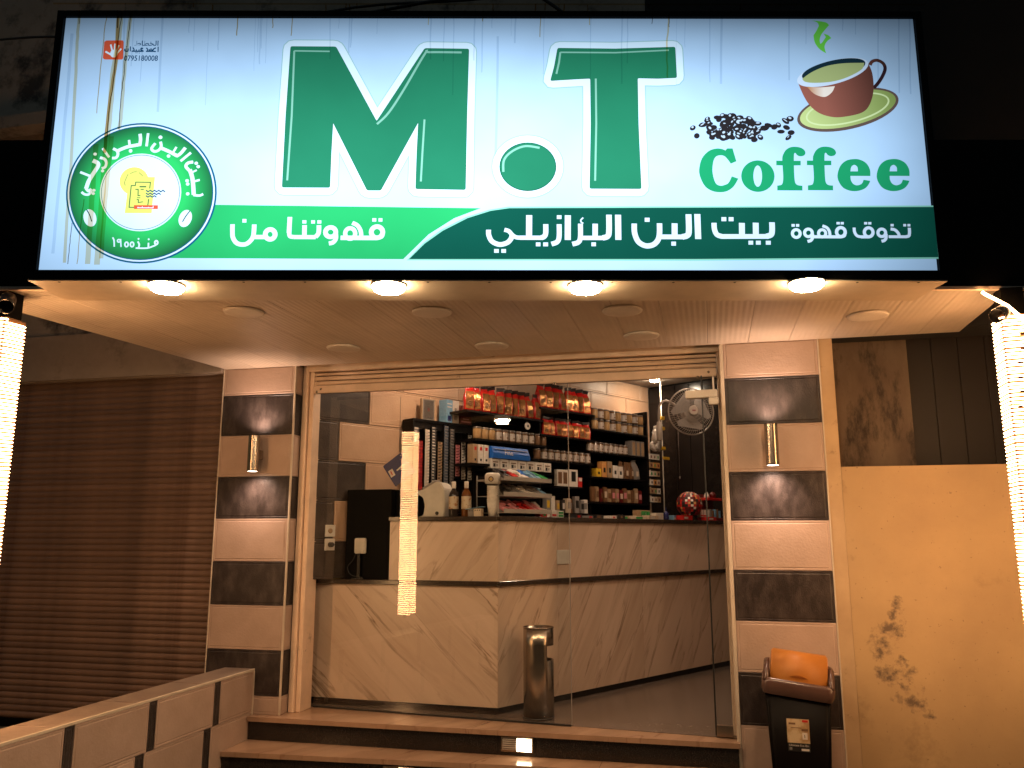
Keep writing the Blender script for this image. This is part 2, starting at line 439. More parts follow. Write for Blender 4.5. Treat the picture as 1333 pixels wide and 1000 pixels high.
# local x = V direction, local -y faces the street
link('backing', mesh('w', *multi_box([((-0.2, 0.03, 0), (2.9, 0.13, 2.83))]), 'black_sheet'), bw)
x = 0.0; k = 0
while x < 2.75:
    w = 0.175
    link('panel', box_mesh(w - 0.006, 0.028, 2.80, 'dark_panel', 0.003), bw, (x + w / 2, 0.014, 1.41)); x += w
rw = tag(link('interior_wall', mesh('w', [W(1.95, 2.75, 0), W(4.4, 2.75, 0), W(4.4, 2.85, 0), W(1.95, 2.85, 0), W(1.95, 2.75, 2.83), W(4.4, 2.75, 2.83), W(4.4, 2.85, 2.83), W(1.95, 2.85, 2.83)],
    [(0, 1, 2, 3), (4, 7, 6, 5), (0, 4, 5, 1), (3, 2, 6, 7), (1, 5, 6, 2), (0, 3, 7, 4)], 'ceiling')), kind='structure')

# ---- steps: marble treads over black granite risers
st = thing('steps', None, None, (0, 0, 0)); tag(st, kind='structure')
def yf1(x): return -0.077 + (x + 0.19) * 0.0072
def yf2(x): return -0.375 + (x + 0.19) * 0.066
def slab_row(xs, yf, yb, z, th, off=0.0, m='marble_tread', name='tread'):
    for a, b in zip(xs[:-1], xs[1:]):
        g_ = 0.0012
        prism(name, [(a + g_, yf(a) + off), (b - g_, yf(b) + off), (b - g_, yb), (a + g_, yb)], z - th, z, m, st)
slab_row([-0.195, 1.55, 3.018], yf1, 0.395, 0.0, 0.030)
slab_row([-0.195, 0.55, 1.545, 1.79, 3.01], lambda x: yf1(x) + 0.02, 0.05, -0.031, 0.118, m='black_granite', name='riser')
slab_row([-0.195, 1.02, 2.2, 3.018], yf2, 0.04, -0.150, 0.030)
slab_row([-0.195, 0.3, 0.865, 1.10, 2.3, 3.015], lambda x: yf2(x) + 0.02, 0.03, -0.181, 0.139, m='black_granite', name='riser')

# ---- the two step lights let into the risers
def step_light(x0, yb, ztop, label):
    o = thing('step_light', label, 'step light', (x0, yb, ztop), 0.0)
    box('frame', (0, -0.006, -0.09), (0.205, 0.0, 0.0), 'steel', o, 0.002)
    link('diffuser', box_mesh(0.085, 0.004, 0.062, 'step_off', 0.001), o, (0.055, -0.008, -0.045))
    for i in range(5): box('louvre', (0.015, -0.013, -0.020 - 0.0125*i), (0.10, -0.0085, -0.0165 - 0.0125*i), 'steel', o)
    link('lamp', box_mesh(0.092, 0.006, 0.074, 'step_glow', 0.001), o, (0.150, -0.009, -0.045))
M['step_glow'] = emis('lit step lamp', (1.0, 0.80, 0.52), 16)
M['step_off'] = mat('frosted step lamp lens', (0.5, 0.46, 0.42), 0.3)
step_light(1.567, yf1(1.65) + 0.014, -0.036, 'small steel step light, right half lit, in the upper black riser')
step_light(0.878, yf2(0.98) + 0.011, -0.190, 'lit step light in the lower black riser at the bottom edge')

# ---- building wall above and behind the sign
o = link('building_wall', mesh('w', *multi_box([((-7, 0.0, 2.455), (2.6, 0.3, 7.5))]), 'concrete_dark'))
tag(o, 'dark weathered concrete building wall rising behind the lit sign', 'wall')
o = link('building_wall', mesh('w', *multi_box([((2.602, 0.0, 2.455), (9, 0.3, 8.5))]), 'wall_black'))  # extended to cover the sky; the unlit dark is in the colour
tag(o, 'building wall with unlit darkness painted into its colour, behind the right end of the sign', 'wall')
# parapet ledge and slab line seen above the sign
o = link('wall_ledge', mesh('w', *multi_box([((-7, -0.16, 4.55), (2.3, -0.002, 4.66))]), 'concrete_dark'))
tag(o, 'thin dark concrete ledge crossing the building wall above the sign', 'ledge')

# ---- tiled pillars
def tiled_pillar(x0, zoff, label, base, ret):
    p = thing('tiled_pillar', label, 'pillar', (x0, 0, base), 0)
    h0 = -base
    core = link('core', mesh('c', *multi_box([((0.004, 0.0125, 0), (0.582, 0.30, 2.452 - base))]), 'grout'), p)
    zs = [2.2205 - 0.3 * k + zoff for k in range(8)]
    lim = [2.435] + zs + [max(base, -0.18 + zoff) if base < -0.1 else 0.0]
    if base < -0.2: lim = [2.435] + zs + [-0.18 + zoff, base]
    for i in range(len(lim) - 1):
        zt, zb = lim[i], lim[i + 1]
        m = 'tile_dark' if i % 2 else 'tile_light'
        h = zt - zb - 0.003
        if h < 0.02: continue
        link('tile', tile_mesh(0.574, h, 0.0125, m), p, (0.005, 0.0125, zb - base + 0.0015))
        if ret:   # return face towards the shop
            link('tile', tile_mesh(0.10, h, 0.010, m), p, (0.576, 0.014, zb - base + 0.0015), (0, 0, pi / 2))
    if ret:
        box('corner_trim', (0.5795, -0.003, 0), (0.592, 0.012, 2.43 - base), 'trim', p, 0.002)
        box('corner_trim', (-0.004, -0.002, 0), (0.0045, 0.012, 2.43 - base), 'trim', p, 0.001)
    else:
        box('corner_trim', (-0.020, -0.003, 0), (0.0035, 0.03, 2.43 - base), 'trim', p, 0.002)
        box('corner_trim', (0.5805, -0.002, 0), (0.589, 0.012, 2.43 - base), 'trim', p, 0.001)
    return p
tiled_pillar(-0.587, 0.0, 'left shopfront pillar with alternating beige and slate grey tile bands', 0.0, True)
tiled_pillar(3.022, -0.027, 'right shopfront pillar with beige and slate bands behind the swing-lid bin', GZ, False)
box('pillar_plinth', (-0.583, 0.001, GZ), (-0.001, 0.29, -0.001), 'grout')
tag(bpy.data.objects['pillar_plinth'], 'low grey base under the left tiled pillar behind the ramp wall', 'plinth')

# ---- wall sconces
def sconce(x, z0, z1, side, label):
    r = 0.040; h = z1 - z0
    s = thing('wall_sconce', label, 'wall lamp', (x, -0.105, z0), 0)
    link('shade', lathe_mesh([(r - 0.004, 0.004), (r - 0.004, h - 0.004), (r, h), (r, h - 0.002), (r, 0.002), (r, 0.0), (r - 0.004, 0.004)], 'steel_gold', 28, cap=False), s)
    link('lamp', lathe_mesh([(0.033, 0.0), (0.033, 0.004)], 'sconce_glow', 20), s, (0, 0, 0.001))
    link('lamp', lathe_mesh([(0.033, 0.0), (0.033, 0.004)], 'sconce_glow', 20), s, (0, 0, h - 0.012))
    box('bracket', (-0.018, 0.032, h * 0.36), (0.018, 0.104, h * 0.62), 'steel_gold', s, 0.003)
    for zz, rx in ((-0.012, 0), (h + 0.012, pi)):
        l = bpy.data.lights.new('sconce_beam', 'SPOT'); l.energy = 20; l.color = (1.0, 0.68, 0.50); l.spot_size = radians(134); l.spot_blend = 1.0; l.shadow_soft_size = 0.02
        lo = bpy.data.objects.new('sconce_beam', l); COL.objects.link(lo); lo.parent = s; lo.location = (0, 0, zz); lo.rotation_euler = (rx + (0.22 if rx == 0 else -0.22), 0, 0)
M['sconce_glow'] = emis('lit sconce lamp', (1.0, 0.86, 0.72), 14)
sconce(-0.243, 1.648, 1.903, 1, 'brushed metal cylinder sconce lit up and down on the left pillar')
sconce(3.287, 1.623, 1.878, -1, 'brushed metal cylinder sconce lit up and down on the right pillar')

# ---- door jamb and half-raised roller shutter across the shop opening
rs = thing('roller_shutter', 'cream rolled-up shutter slats with bolts and side rails over the glass front', 'roller shutter', (0, 0.12, 0))
box('side_rail', (0.008, -0.018, 0.0), (0.050, 0.10, 2.452), 'cream_paint', rs, 0.003)
box('side_rail', (0.054, 0.004, 0.0), (0.088, 0.17, 2.40), 'cream_paint', rs, 0.003)
box('side_rail', (2.985, 0.01, 0.0), (3.018, 0.12, 2.40), 'cream_paint', rs, 0.003)
box('header', (0.052, -0.02, 2.395), (3.018, 0.10, 2.453), 'cream_paint', rs, 0.003)
def slat_mesh(L, h, m, bulge=0.010, n=5):
    V, F = [], []
    for x in (0, L):
        for i in range(n + 1):
            a = i / n; V.append((x, -bulge * sin(pi * a) ** 0.7, a * h))
        V.append((x, 0.006, h)); V.append((x, 0.006, 0))
    k = n + 3
    for i in range(k): F.append((i, (i+1) % k, k + (i+1) % k, k + i))
    F.append(tuple(range(k))); F.append(tuple(range(k, 2*k))[::-1])
    me = fix_normals(mesh('slat', V, F, m)); return me
box('backing', (0.093, 0.034, 2.236), (2.983, 0.045, 2.394), 'black_sheet', rs)  # added black strip, makes the gaps between slats look dark
for z0, z1 in ((2.366, 2.391), (2.331, 2.364), (2.296, 2.329)):
    link('slat', slat_mesh(2.89, z1 - z0 - 0.004, 'cream_paint', 0.010), rs, (0.092, 0.012, z0))
box('bottom_bar', (0.092, -0.008, 2.234), (2.982, 0.022, 2.290), 'cream_paint', rs, 0.004)
for bx, bz in ((0.15, 2.262), (2.93, 2.262), (0.118, 2.243), (2.86, 2.231), (1.9, 2.231)):
    link('bolt', lathe_mesh([(0.009, 0), (0.009, 0.004), (0.005, 0.007)], 'steel', 10), rs, (bx, -0.008, bz), (pi / 2, 0, 0))

# ---- glass front
A0 = Vector((0.095, 0.310)); A1 = Vector((3.0, 0.055)); ang = math.atan2(A1.y - A0.y, A1.x - A0.x); GL = (A1 - A0).length
gf = thing('glass_front', 'clear frameless glass front and door reflecting the light columns', 'shop window', (A0.x, A0.y, 0), ang)
s1 = (1.985 - A0.x) / cos(ang) * 1.0; s2 = 2.80
def pane(a, b, z0, z1, nm='glass_pane'):
    link(nm, mesh('pane', [(a, 0, z0), (b, 0, z0), (b, 0, z1), (a, 0, z1)], [(0, 1, 2, 3)], 'glass'), gf)
pane(0.0, s1 - 0.003, 0.012, 2.231); pane(s2 + 0.004, GL, 0.012, 2.231)
M['joint'] = mat('clear silicone joint', (0.25, 0.22, 0.2), 0.3)
box('seal', (s1 - 0.0018, -0.004, 0.012), (s1 + 0.0018, 0.004, 2.231), 'joint', gf)
box('seal', (s2 - 0.006, -0.005, 0.012), (s2 + 0.003, 0.005, 2.231), 'gasket', gf)
box('door_fitting', (s2 + 0.004, -0.012, 0.008), (s2 + 0.10, 0.012, 0.075), 'steel', gf, 0.002)
box('door_fitting', (0.0, -0.008, 0.0), (s1 - 0.003, 0.008, 0.011), 'gasket', gf)
box('door_closer', (2.70, -0.075, 2.075), (2.90, -0.012, 2.125), 'white_plastic', gf, 0.004)
box('door_closer', (2.845, -0.07, 2.03), (2.905, -0.012, 2.074), 'white_plastic', gf, 0.004)
box('closer_arm', (2.872, -0.05, 2.126), (2.882, -0.04, 2.21), 'white_plastic', gf)

# ---- canopy with plastic planks
def yfr(x): return -2.071 + (x + 0.507) * 0.2388
cn = thing('canopy', 'flat entrance canopy with ribbed cream plastic ceiling planks', 'canopy', (0, 0, 2.42))
xs = -1.12; pw = 0.25
def yback(x): return -0.004 if x > -0.567 else -0.004 - (-0.567 - x) / 0.1193 * 1.0 if x > -0.86 else -2.2
x = -0.82 + 0.0
def xl_at(y): return -0.567 + 0.1193 * y
x = -0.817
while x < 4.42:
    x2 = min(x + pw, 4.42)
    a, b = x + 0.0012, x2 - 0.0012
    if a < -0.567:
        ya = (a + 0.567) / 0.1193
        poly = [(a, yfr(a)), (b, yfr(b)), (b, -0.004), (min(-0.568, b), -0.004), (a, max(ya, yfr(a) + 0.02))]
    else:
        poly = [(a, yfr(a)), (b, yfr(b)), (b, -0.004), (a, -0.004)]
    prism('ceiling_plank', poly, 0.0, 0.012, 'soffit', cn)
    x = x2
# roof of the canopy and black fascia board
prism('roof_sheet', [(-0.82, yfr(-0.82)), (4.42, yfr(4.42)), (4.42, -0.004), (-0.58, -0.004)], 0.0135, 0.05, 'black_sheet', cn)
fa = math.atan2(0.2388, 1)
f0 = (-1.6, yfr(-1.6) - 0.004); L_ = 6.42
fo = link('fascia_board', mesh('f', *multi_box([((0, -0.02, 0.012), (L_, 0.0, 0.80))]), 'black_sheet'), cn, (f0[0], f0[1], 0), (0, 0, fa))
link('edge_trim', mesh('f', *multi_box([((0, -0.026, -0.006), (L_, 0.0, 0.010))]), 'cream_paint'), cn, (f0[0], f0[1], 0), (0, 0, fa))

# ---- neighbour shop on the left: closed shutter and beam
ns = thing('roller_shutter', 'closed brown corrugated roller shutter of the neighbouring shop', 'roller shutter', (-5.2, 0.05, -0.19))
sm = slat_mesh(4.60, 0.044, 'rust_shutter', 0.009, 4)
for i in range(58):
    link('slat', sm, ns, (0, 0, 0.062 + i * 0.045))
box('bottom_bar', (0, -0.015, 0.0), (4.60, 0.012, 0.060), 'black_sheet', ns)
o = link('beam', mesh('b', *multi_box([((-5.4, 0.0, 2.395), (-0.59, 0.28, 2.452)), ]), 'beam')); tag(o, 'lower strip of pale plaster lintel above the brown closed shutter', 'lintel')
o = link('lintel_wall', mesh('b', *multi_box([((-5.4, -0.035, 2.40), (-0.592, -0.002, 2.76))]), 'beam')); tag(o, 'dull cream plastered lintel band over the neighbouring closed shutter', 'lintel')
o = link('side_wall', mesh('b', *multi_box([((-5.6, 0.07, GZ), (-0.59, 0.3, 2.394))]), 'concrete_dark')); tag(o, 'dark masonry wall around the closed shutter on the left', 'wall')
o = link('paving', mesh('b', *multi_box([((-5.6, -2.4, GZ - 0.1), (-0.44, 0.045, -0.195))]), 'asphalt')); tag(o, kind='structure')

# ---- low ramp wall with tiles, running out from the left pillar
rwl = thing('ramp_wall', 'low beige tiled wall with narrow dark strips beside the steps', 'low wall', (-0.2, 0, GZ))
box('core', (-0.228, -3.4, 0), (-0.011, 0.0, 0.603), 'grout', rwl)
def side_tile(y0, y1, z0, z1, m):   # on the wall's right face, width runs along -y
    link('tile', tile_mesh(y0 - y1 - 0.003, z1 - z0 - 0.003, 0.011, m), rwl, (-0.011, y1 + 0.0015, z0 - GZ + 0.0015), (0, 0, pi / 2))
y = -0.012; cuts_top = [(-0.012, -0.405, 'tile_light')]; yy = -0.405
while yy > -3.3:
    cuts_top += [(yy, yy - 0.065, 'tile_dark'), (yy - 0.065, yy - 0.63, 'tile_light')]; yy -= 0.63
cuts_low = [(-0.012, -0.487, 'tile_light')]; yy = -0.487
while yy > -3.3:
    cuts_low += [(yy, yy - 0.072, 'tile_dark'), (yy - 0.072, yy - 0.63, 'tile_light')]; yy -= 0.63
for a, b, m in cuts_top: side_tile(a, max(b, -3.4), 0.018, 0.283, m)
for a, b, m in cuts_low: side_tile(a, max(b, -3.4), -0.27, 0.018, m)
yy = 0.0
while yy > -3.3:
    b = max(yy - 0.60, -3.4)
    me = box_mesh(0.232, yy - b - 0.003, 0.014, 'cap_tile', 0.002)
    link('cap', me, rwl, (-0.117, (yy + b) / 2, 0.603 + 0.008)); yy = b
box('edge_trim', (-0.0105, -3.4, 0.603), (0.001, 0.0, 0.619), 'trim', rwl, 0.002)
box('end_trim', (-0.0105, -0.0115, 0.01), (0.003, 0.0, 0.602), 'trim', rwl, 0.001)

# ---- right side: yellow wall, grimy recess, dark sheet gate
M['yellow_wall'] = mat('ochre painted wall', (0.395, 0.265, 0.130), 0.75, col2=(0.30, 0.195, 0.10), nscale=1.4, bump=0.35, bscale=14, dirt=(0.35, 0.22, 0.1), dscale=3.5, dlo=0.62, dhi=0.85)
# scuffed grey patch low on the wall
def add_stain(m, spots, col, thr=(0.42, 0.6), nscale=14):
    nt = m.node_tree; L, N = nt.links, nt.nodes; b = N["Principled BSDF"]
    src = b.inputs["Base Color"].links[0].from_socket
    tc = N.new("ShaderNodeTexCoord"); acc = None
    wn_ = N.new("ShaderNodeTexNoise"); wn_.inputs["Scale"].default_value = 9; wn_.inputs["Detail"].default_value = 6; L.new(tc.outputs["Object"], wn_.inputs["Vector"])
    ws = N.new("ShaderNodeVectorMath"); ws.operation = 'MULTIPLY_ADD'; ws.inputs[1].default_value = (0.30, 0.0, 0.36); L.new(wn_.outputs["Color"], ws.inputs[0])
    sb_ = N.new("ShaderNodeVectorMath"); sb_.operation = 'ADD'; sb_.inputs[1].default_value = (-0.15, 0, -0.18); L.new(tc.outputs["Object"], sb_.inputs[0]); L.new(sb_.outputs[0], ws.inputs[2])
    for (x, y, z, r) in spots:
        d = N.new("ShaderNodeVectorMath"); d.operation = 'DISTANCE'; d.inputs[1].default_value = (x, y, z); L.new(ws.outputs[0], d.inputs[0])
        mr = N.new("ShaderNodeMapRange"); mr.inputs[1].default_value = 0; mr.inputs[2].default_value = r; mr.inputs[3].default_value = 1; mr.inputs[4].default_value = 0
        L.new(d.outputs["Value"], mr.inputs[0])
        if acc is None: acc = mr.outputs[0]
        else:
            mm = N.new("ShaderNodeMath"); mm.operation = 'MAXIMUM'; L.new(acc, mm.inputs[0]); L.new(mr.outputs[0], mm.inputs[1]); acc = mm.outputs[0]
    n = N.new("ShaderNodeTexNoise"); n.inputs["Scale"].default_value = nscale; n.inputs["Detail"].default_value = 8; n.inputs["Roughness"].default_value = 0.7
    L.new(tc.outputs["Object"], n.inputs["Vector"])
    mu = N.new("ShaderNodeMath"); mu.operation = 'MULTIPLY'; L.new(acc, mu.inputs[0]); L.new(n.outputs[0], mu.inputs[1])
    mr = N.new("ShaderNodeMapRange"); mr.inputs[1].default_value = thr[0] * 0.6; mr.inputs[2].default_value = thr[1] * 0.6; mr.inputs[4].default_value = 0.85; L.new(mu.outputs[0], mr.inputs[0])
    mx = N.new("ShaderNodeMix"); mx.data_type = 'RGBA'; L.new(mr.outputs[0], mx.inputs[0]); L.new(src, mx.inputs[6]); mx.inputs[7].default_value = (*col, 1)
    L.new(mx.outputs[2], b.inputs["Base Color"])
add_stain(M['yellow_wall'], [(3.93, 0, 0.79, 0.10), (3.89, 0, 0.68, 0.17), (3.84, 0, 0.55, 0.16), (3.85, 0, 0.40, 0.15), (3.96, 0, 0.43, 0.14), (3.97, 0, 0.29, 0.16), (4.05, 0, 0.22, 0.13)], (0.075, 0.05, 0.035), (0.46, 0.80), 26)
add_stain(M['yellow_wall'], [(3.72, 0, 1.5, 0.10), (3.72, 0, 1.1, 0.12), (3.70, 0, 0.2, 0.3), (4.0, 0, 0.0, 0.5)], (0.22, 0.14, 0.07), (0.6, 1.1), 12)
add_stain(M['yellow_wall'], [(4.2, 0, 0.6, 60)], (0.09, 0.055, 0.03), (1.02, 1.12), 34)
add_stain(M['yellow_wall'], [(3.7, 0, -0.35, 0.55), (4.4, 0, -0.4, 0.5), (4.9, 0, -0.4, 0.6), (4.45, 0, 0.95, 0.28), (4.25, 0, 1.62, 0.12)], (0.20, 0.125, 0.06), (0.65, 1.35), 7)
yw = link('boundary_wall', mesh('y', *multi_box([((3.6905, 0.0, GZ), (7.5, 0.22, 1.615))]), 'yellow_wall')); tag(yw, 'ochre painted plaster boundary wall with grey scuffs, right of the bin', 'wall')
M['grime_wall'] = mat('peeling ochre plaster', (0.16, 0.115, 0.078), 0.85, col2=(0.08, 0.052, 0.036), nscale=3, bump=0.6, bscale=18, dirt=(0.03, 0.02, 0.014), dscale=4.5, dlo=0.52, dhi=0.66, stretch=(1.5, 1, 0.55))
pst = link('plaster_strip', mesh('y', *multi_box([((3.612, 0.002, GZ), (3.690, 0.33, 2.452))]), 'grime_strip')); tag(pst, 'narrow ochre plaster edge beside the right tiled pillar', 'wall')
gw = link('recess_wall', mesh('y', *multi_box([((3.685, 0.32, 1.0), (4.19, 0.5, 3.2))]), 'grime_wall')); tag(gw, 'peeling stained plaster wall in the recess above the ochre wall', 'wall')
o = link('recess_wall', mesh('y', *multi_box([((4.19, 0.50, 0.9), (7.5, 0.6, 3.4))]), 'wall_black')); tag(o, 'black backing added behind the sheet gate to keep sky glow out of its gaps', 'wall')  # added panel, stops the sky showing bright between the gate panels
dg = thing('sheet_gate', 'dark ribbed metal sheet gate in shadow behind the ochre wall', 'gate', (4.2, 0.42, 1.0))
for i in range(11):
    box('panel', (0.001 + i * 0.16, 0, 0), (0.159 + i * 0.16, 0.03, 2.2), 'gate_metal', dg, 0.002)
cb = link('cable', tube_mesh([(3.717, 0.30, 2.45), (3.719, 0.295, 2.35), (3.724, 0.29, 2.27), (3.715, 0.29, 2.21), (3.69, 0.30, 2.165)], 0.009, 'cable', 8)); tag(cb, 'short black cable hanging on the stained plaster beside the right pillar', 'cable')
# ================================================================ LIT SIGN
SG_ANG = math.atan2(0.235, 0.972)
SW, SH = 4.182, 1.302
sign = thing('shop_sign', 'large backlit coffee shop lightbox sign with green lettering above the entrance', 'sign', (-0.086, -2.299, 2.414), SG_ANG)

# artwork was measured on a flat sheet; this maps sheet units to metres on the sign face (x to the right, z up)
import numpy as np
_src = [(75, 27), (1190, 20), (1218, 352.5), (50, 355)]; _dst = [(0, SH), (SW, SH), (SW, 0), (0, 0)]
_A = []; _b = []
for (x_, y_), (X_, Z_) in zip(_src, _dst):
    _A += [[x_, y_, 1, 0, 0, 0, -X_*x_, -X_*y_], [0, 0, 0, x_, y_, 1, -Z_*x_, -Z_*y_]]; _b += [X_, Z_]
_h = np.linalg.solve(np.array(_A), np.array(_b))
def art(x, y):
    d = _h[6]*x + _h[7]*y + 1
    return ((_h[0]*x + _h[1]*y + _h[2]) / d, (_h[3]*x + _h[4]*y + _h[5]) / d)
PX = SW / 1150.0

def backlit(name, col, col2=None, grad=None, gain=1.0, mottled=0.24):
    """print on a lightbox face, uneven tube light painted into its emission"""
    m = bpy.data.materials.new(name); m.use_nodes = True
    nt = m.node_tree; N, L = nt.nodes, nt.links; N.clear()
    o = N.new("ShaderNodeOutputMaterial"); e = N.new("ShaderNodeEmission"); L.new(e.outputs[0], o.inputs[0])
    tc = N.new("ShaderNodeTexCoord"); sp = N.new("ShaderNodeSeparateXYZ"); L.new(tc.outputs["Object"], sp.inputs[0])
    def math_(op, a, b=None):
        n = N.new("ShaderNodeMath"); n.operation = op
        for i, q in enumerate((a, b)):
            if q is None: continue
            if isinstance(q, (int, float)): n.inputs[i].default_value = q
            else: L.new(q, n.inputs[i])
        return n.outputs[0]
    # backlight falloff put into the emission strength, brightest near the middle
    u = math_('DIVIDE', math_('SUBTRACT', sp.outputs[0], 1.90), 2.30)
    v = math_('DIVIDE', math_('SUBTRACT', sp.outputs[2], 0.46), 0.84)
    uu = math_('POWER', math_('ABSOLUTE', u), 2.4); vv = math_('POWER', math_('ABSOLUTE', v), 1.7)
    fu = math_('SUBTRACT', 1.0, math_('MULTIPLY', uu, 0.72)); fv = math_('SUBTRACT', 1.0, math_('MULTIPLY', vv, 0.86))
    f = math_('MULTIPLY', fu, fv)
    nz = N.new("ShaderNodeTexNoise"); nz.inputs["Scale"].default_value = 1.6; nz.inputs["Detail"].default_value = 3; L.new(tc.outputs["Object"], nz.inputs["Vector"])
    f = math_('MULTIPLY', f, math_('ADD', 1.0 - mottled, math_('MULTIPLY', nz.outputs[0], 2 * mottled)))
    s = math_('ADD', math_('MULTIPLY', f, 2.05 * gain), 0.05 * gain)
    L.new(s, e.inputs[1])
    if grad:
        mr = N.new("ShaderNodeMapRange")
        if grad[0] == 'r':
            d = N.new("ShaderNodeVectorMath"); d.operation = 'DISTANCE'; d.inputs[1].default_value = (grad[1], 0, grad[2]); L.new(tc.outputs["Object"], d.inputs[0])
            L.new(d.outputs["Value"], mr.inputs[0])
        else: L.new(sp.outputs[0 if grad[0] == 'x' else 2], mr.inputs[0])
        mr.inputs[1].default_value = grad[-2]; mr.inputs[2].default_value = grad[-1]
        mx = N.new("ShaderNodeMix"); mx.data_type = 'RGBA'; L.new(mr.outputs[0], mx.inputs[0])
        mx.inputs[6].default_value = (*col, 1); mx.inputs[7].default_value = (*col2, 1); L.new(mx.outputs[2], e.inputs[0])
    else: e.inputs[0].default_value = (*col, 1)
    return m
LB = {}
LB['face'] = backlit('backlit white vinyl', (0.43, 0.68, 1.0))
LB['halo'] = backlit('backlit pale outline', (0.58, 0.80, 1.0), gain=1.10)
LB['haloedge'] = backlit('backlit outline edge', (0.30, 0.56, 0.62))
LB['M'] = backlit('backlit emerald print', (0.016, 0.185, 0.105))
LB['Medge'] = backlit('backlit dark edge print', (0.008, 0.10, 0.06))
LB['hi'] = backlit('backlit highlight print', (0.20, 0.50, 0.42))
LB['band1'] = backlit('backlit light green band', (0.02, 0.40, 0.13))
LB['band2'] = backlit('backlit dark green band', (0.004, 0.075, 0.055))
LB['bandline'] = backlit('backlit pale green line', (0.22, 0.60, 0.50))
LB['white'] = backlit('backlit white letters', (0.58, 0.76, 1.0))
LB['coffee'] = backlit('backlit mint green', (0.012, 0.31, 0.135))
LB['navy'] = backlit('backlit navy print', (0.004, 0.06, 0.16))
LB['ring_blue'] = backlit('backlit teal ring', (0.006, 0.10, 0.20))
LB['red'] = backlit('backlit red print', (0.60, 0.10, 0.05))
LB['yellow'] = backlit('backlit yellow print', (0.62, 0.72, 0.16))
LB['dark'] = backlit('backlit dark print', (0.02, 0.018, 0.022))
LB['speck'] = backlit('backlit pale speck', (0.45, 0.62, 0.8))
LB['steam'] = backlit('backlit lime print', (0.13, 0.60, 0.07))
LB['teal_line'] = backlit('backlit thin teal line', (0.03, 0.2, 0.22))
cx, cz = art(182, 257)
LB['ring'] = backlit('backlit green ring', (0.025, 0.50, 0.13), (0.012, 0.10, 0.045), ('r', cx, cz, 0.21, 0.345))
a_, b_ = art(1050, 130)[0], art(1150, 130)[0]
LB['cup'] = backlit('backlit brown cup', (0.30, 0.11, 0.085), (0.05, 0.022, 0.018), ('x', 1.0, a_ + 0.06, b_ + 0.0))
LB['cupink'] = backlit('backlit dark ink', (0.008, 0.028, 0.045))
LB['cupdark'] = backlit('backlit dark brown', (0.03, 0.014, 0.02))
LB['saucer_rim'] = backlit('backlit saucer rim', (0.12, 0.085, 0.075))
LB['saucer'] = backlit('backlit saucer green', (0.50, 0.66, 0.28), (0.22, 0.33, 0.09), ('x', 1.0, a_ - 0.05, b_ + 0.05))
LB['saucer_line'] = backlit('backlit saucer line', (0.60, 0.78, 0.42))
LB['liquid'] = backlit('backlit cup filling', (0.36, 0.46, 0.20))
LB['cup_hi'] = backlit('backlit cup highlight', (0.80, 0.78, 0.74), (0.5, 0.25, 0.12), ('x', 1.0, art(1065, 120)[0], art(1045, 120)[0]))

_layer = [0.004]
def nl(d=0.0007):
    _layer[0] += d; return -_layer[0]
def to_art(pts, org, sc): return [art(org[0] + p[0] / sc, org[1] + p[1] / sc) for p in pts]
def catmull(P, n=6, closed=False):
    out = []; N_ = len(P)
    rng = range(N_) if closed else range(N_ - 1)
    for i in rng:
        if closed: p0, p1, p2, p3 = P[i-1], P[i], P[(i+1) % N_], P[(i+2) % N_]
        else: p0, p1, p2, p3 = P[max(i-1, 0)], P[i], P[i+1], P[min(i+2, N_-1)]
        for k in range(n):
            t = k / n
            out.append(tuple(0.5 * (2*b + (c-a)*t + (2*a-5*b+4*c-d)*t*t + (3*b-a-3*c+d)*t**3) for a, b, c, d in zip(p0, p1, p2, p3)))
    if not closed: out.append(tuple(P[-1]))
    return out
def fill_mesh(loops, m, y):
    """flat filled shape, loops in metres on the face (first outer, rest holes)"""
    L3 = [[Vector((p[0], p[1], 0)) for p in lp] for lp in loops]
    tris = tessellate_polygon(L3)
    V = [(p.x, y, p.y) for lp in L3 for p in lp]
    return [V, [tuple(t) for t in tris]]
def ribbon(pts, w, y, closed=False):
    n = len(pts); P = [Vector((p[0], p[1])) for p in pts]; V, F = [], []
    for i in range(n):
        if closed: d0 = (P[i] - P[i-1]).normalized(); d1 = (P[(i+1) % n] - P[i]).normalized()
        else:
            d0 = (P[i] - P[i-1]).normalized() if i else (P[1] - P[0]).normalized()
            d1 = (P[i+1] - P[i]).normalized() if i < n - 1 else d0
        n0 = Vector((-d0.y, d0.x)); n1 = Vector((-d1.y, d1.x)); b = n0 + n1
        if b.length < 0.2: b = n1.copy()
        b.normalize(); s = min(1.0 / max(b.dot(n1), 0.3), 1.9) * w / 2
        V += [(P[i].x + b.x*s, y, P[i].y + b.y*s), (P[i].x - b.x*s, y, P[i].y - b.y*s)]
    for i in range(n if closed else n - 1):
        j = (i+1) % n; F.append((2*i, 2*i+1, 2*j+1, 2*j))
    return [V, F]
def ell(cx_, cy_, rx, ry, n=40, rot=0.0):
    r = radians(rot)
    return [(cx_ + rx*cos(2*pi*i/n)*cos(r) - ry*sin(2*pi*i/n)*sin(r), cy_ + rx*cos(2*pi*i/n)*sin(r) + ry*sin(2*pi*i/n)*cos(r)) for i in range(n)]
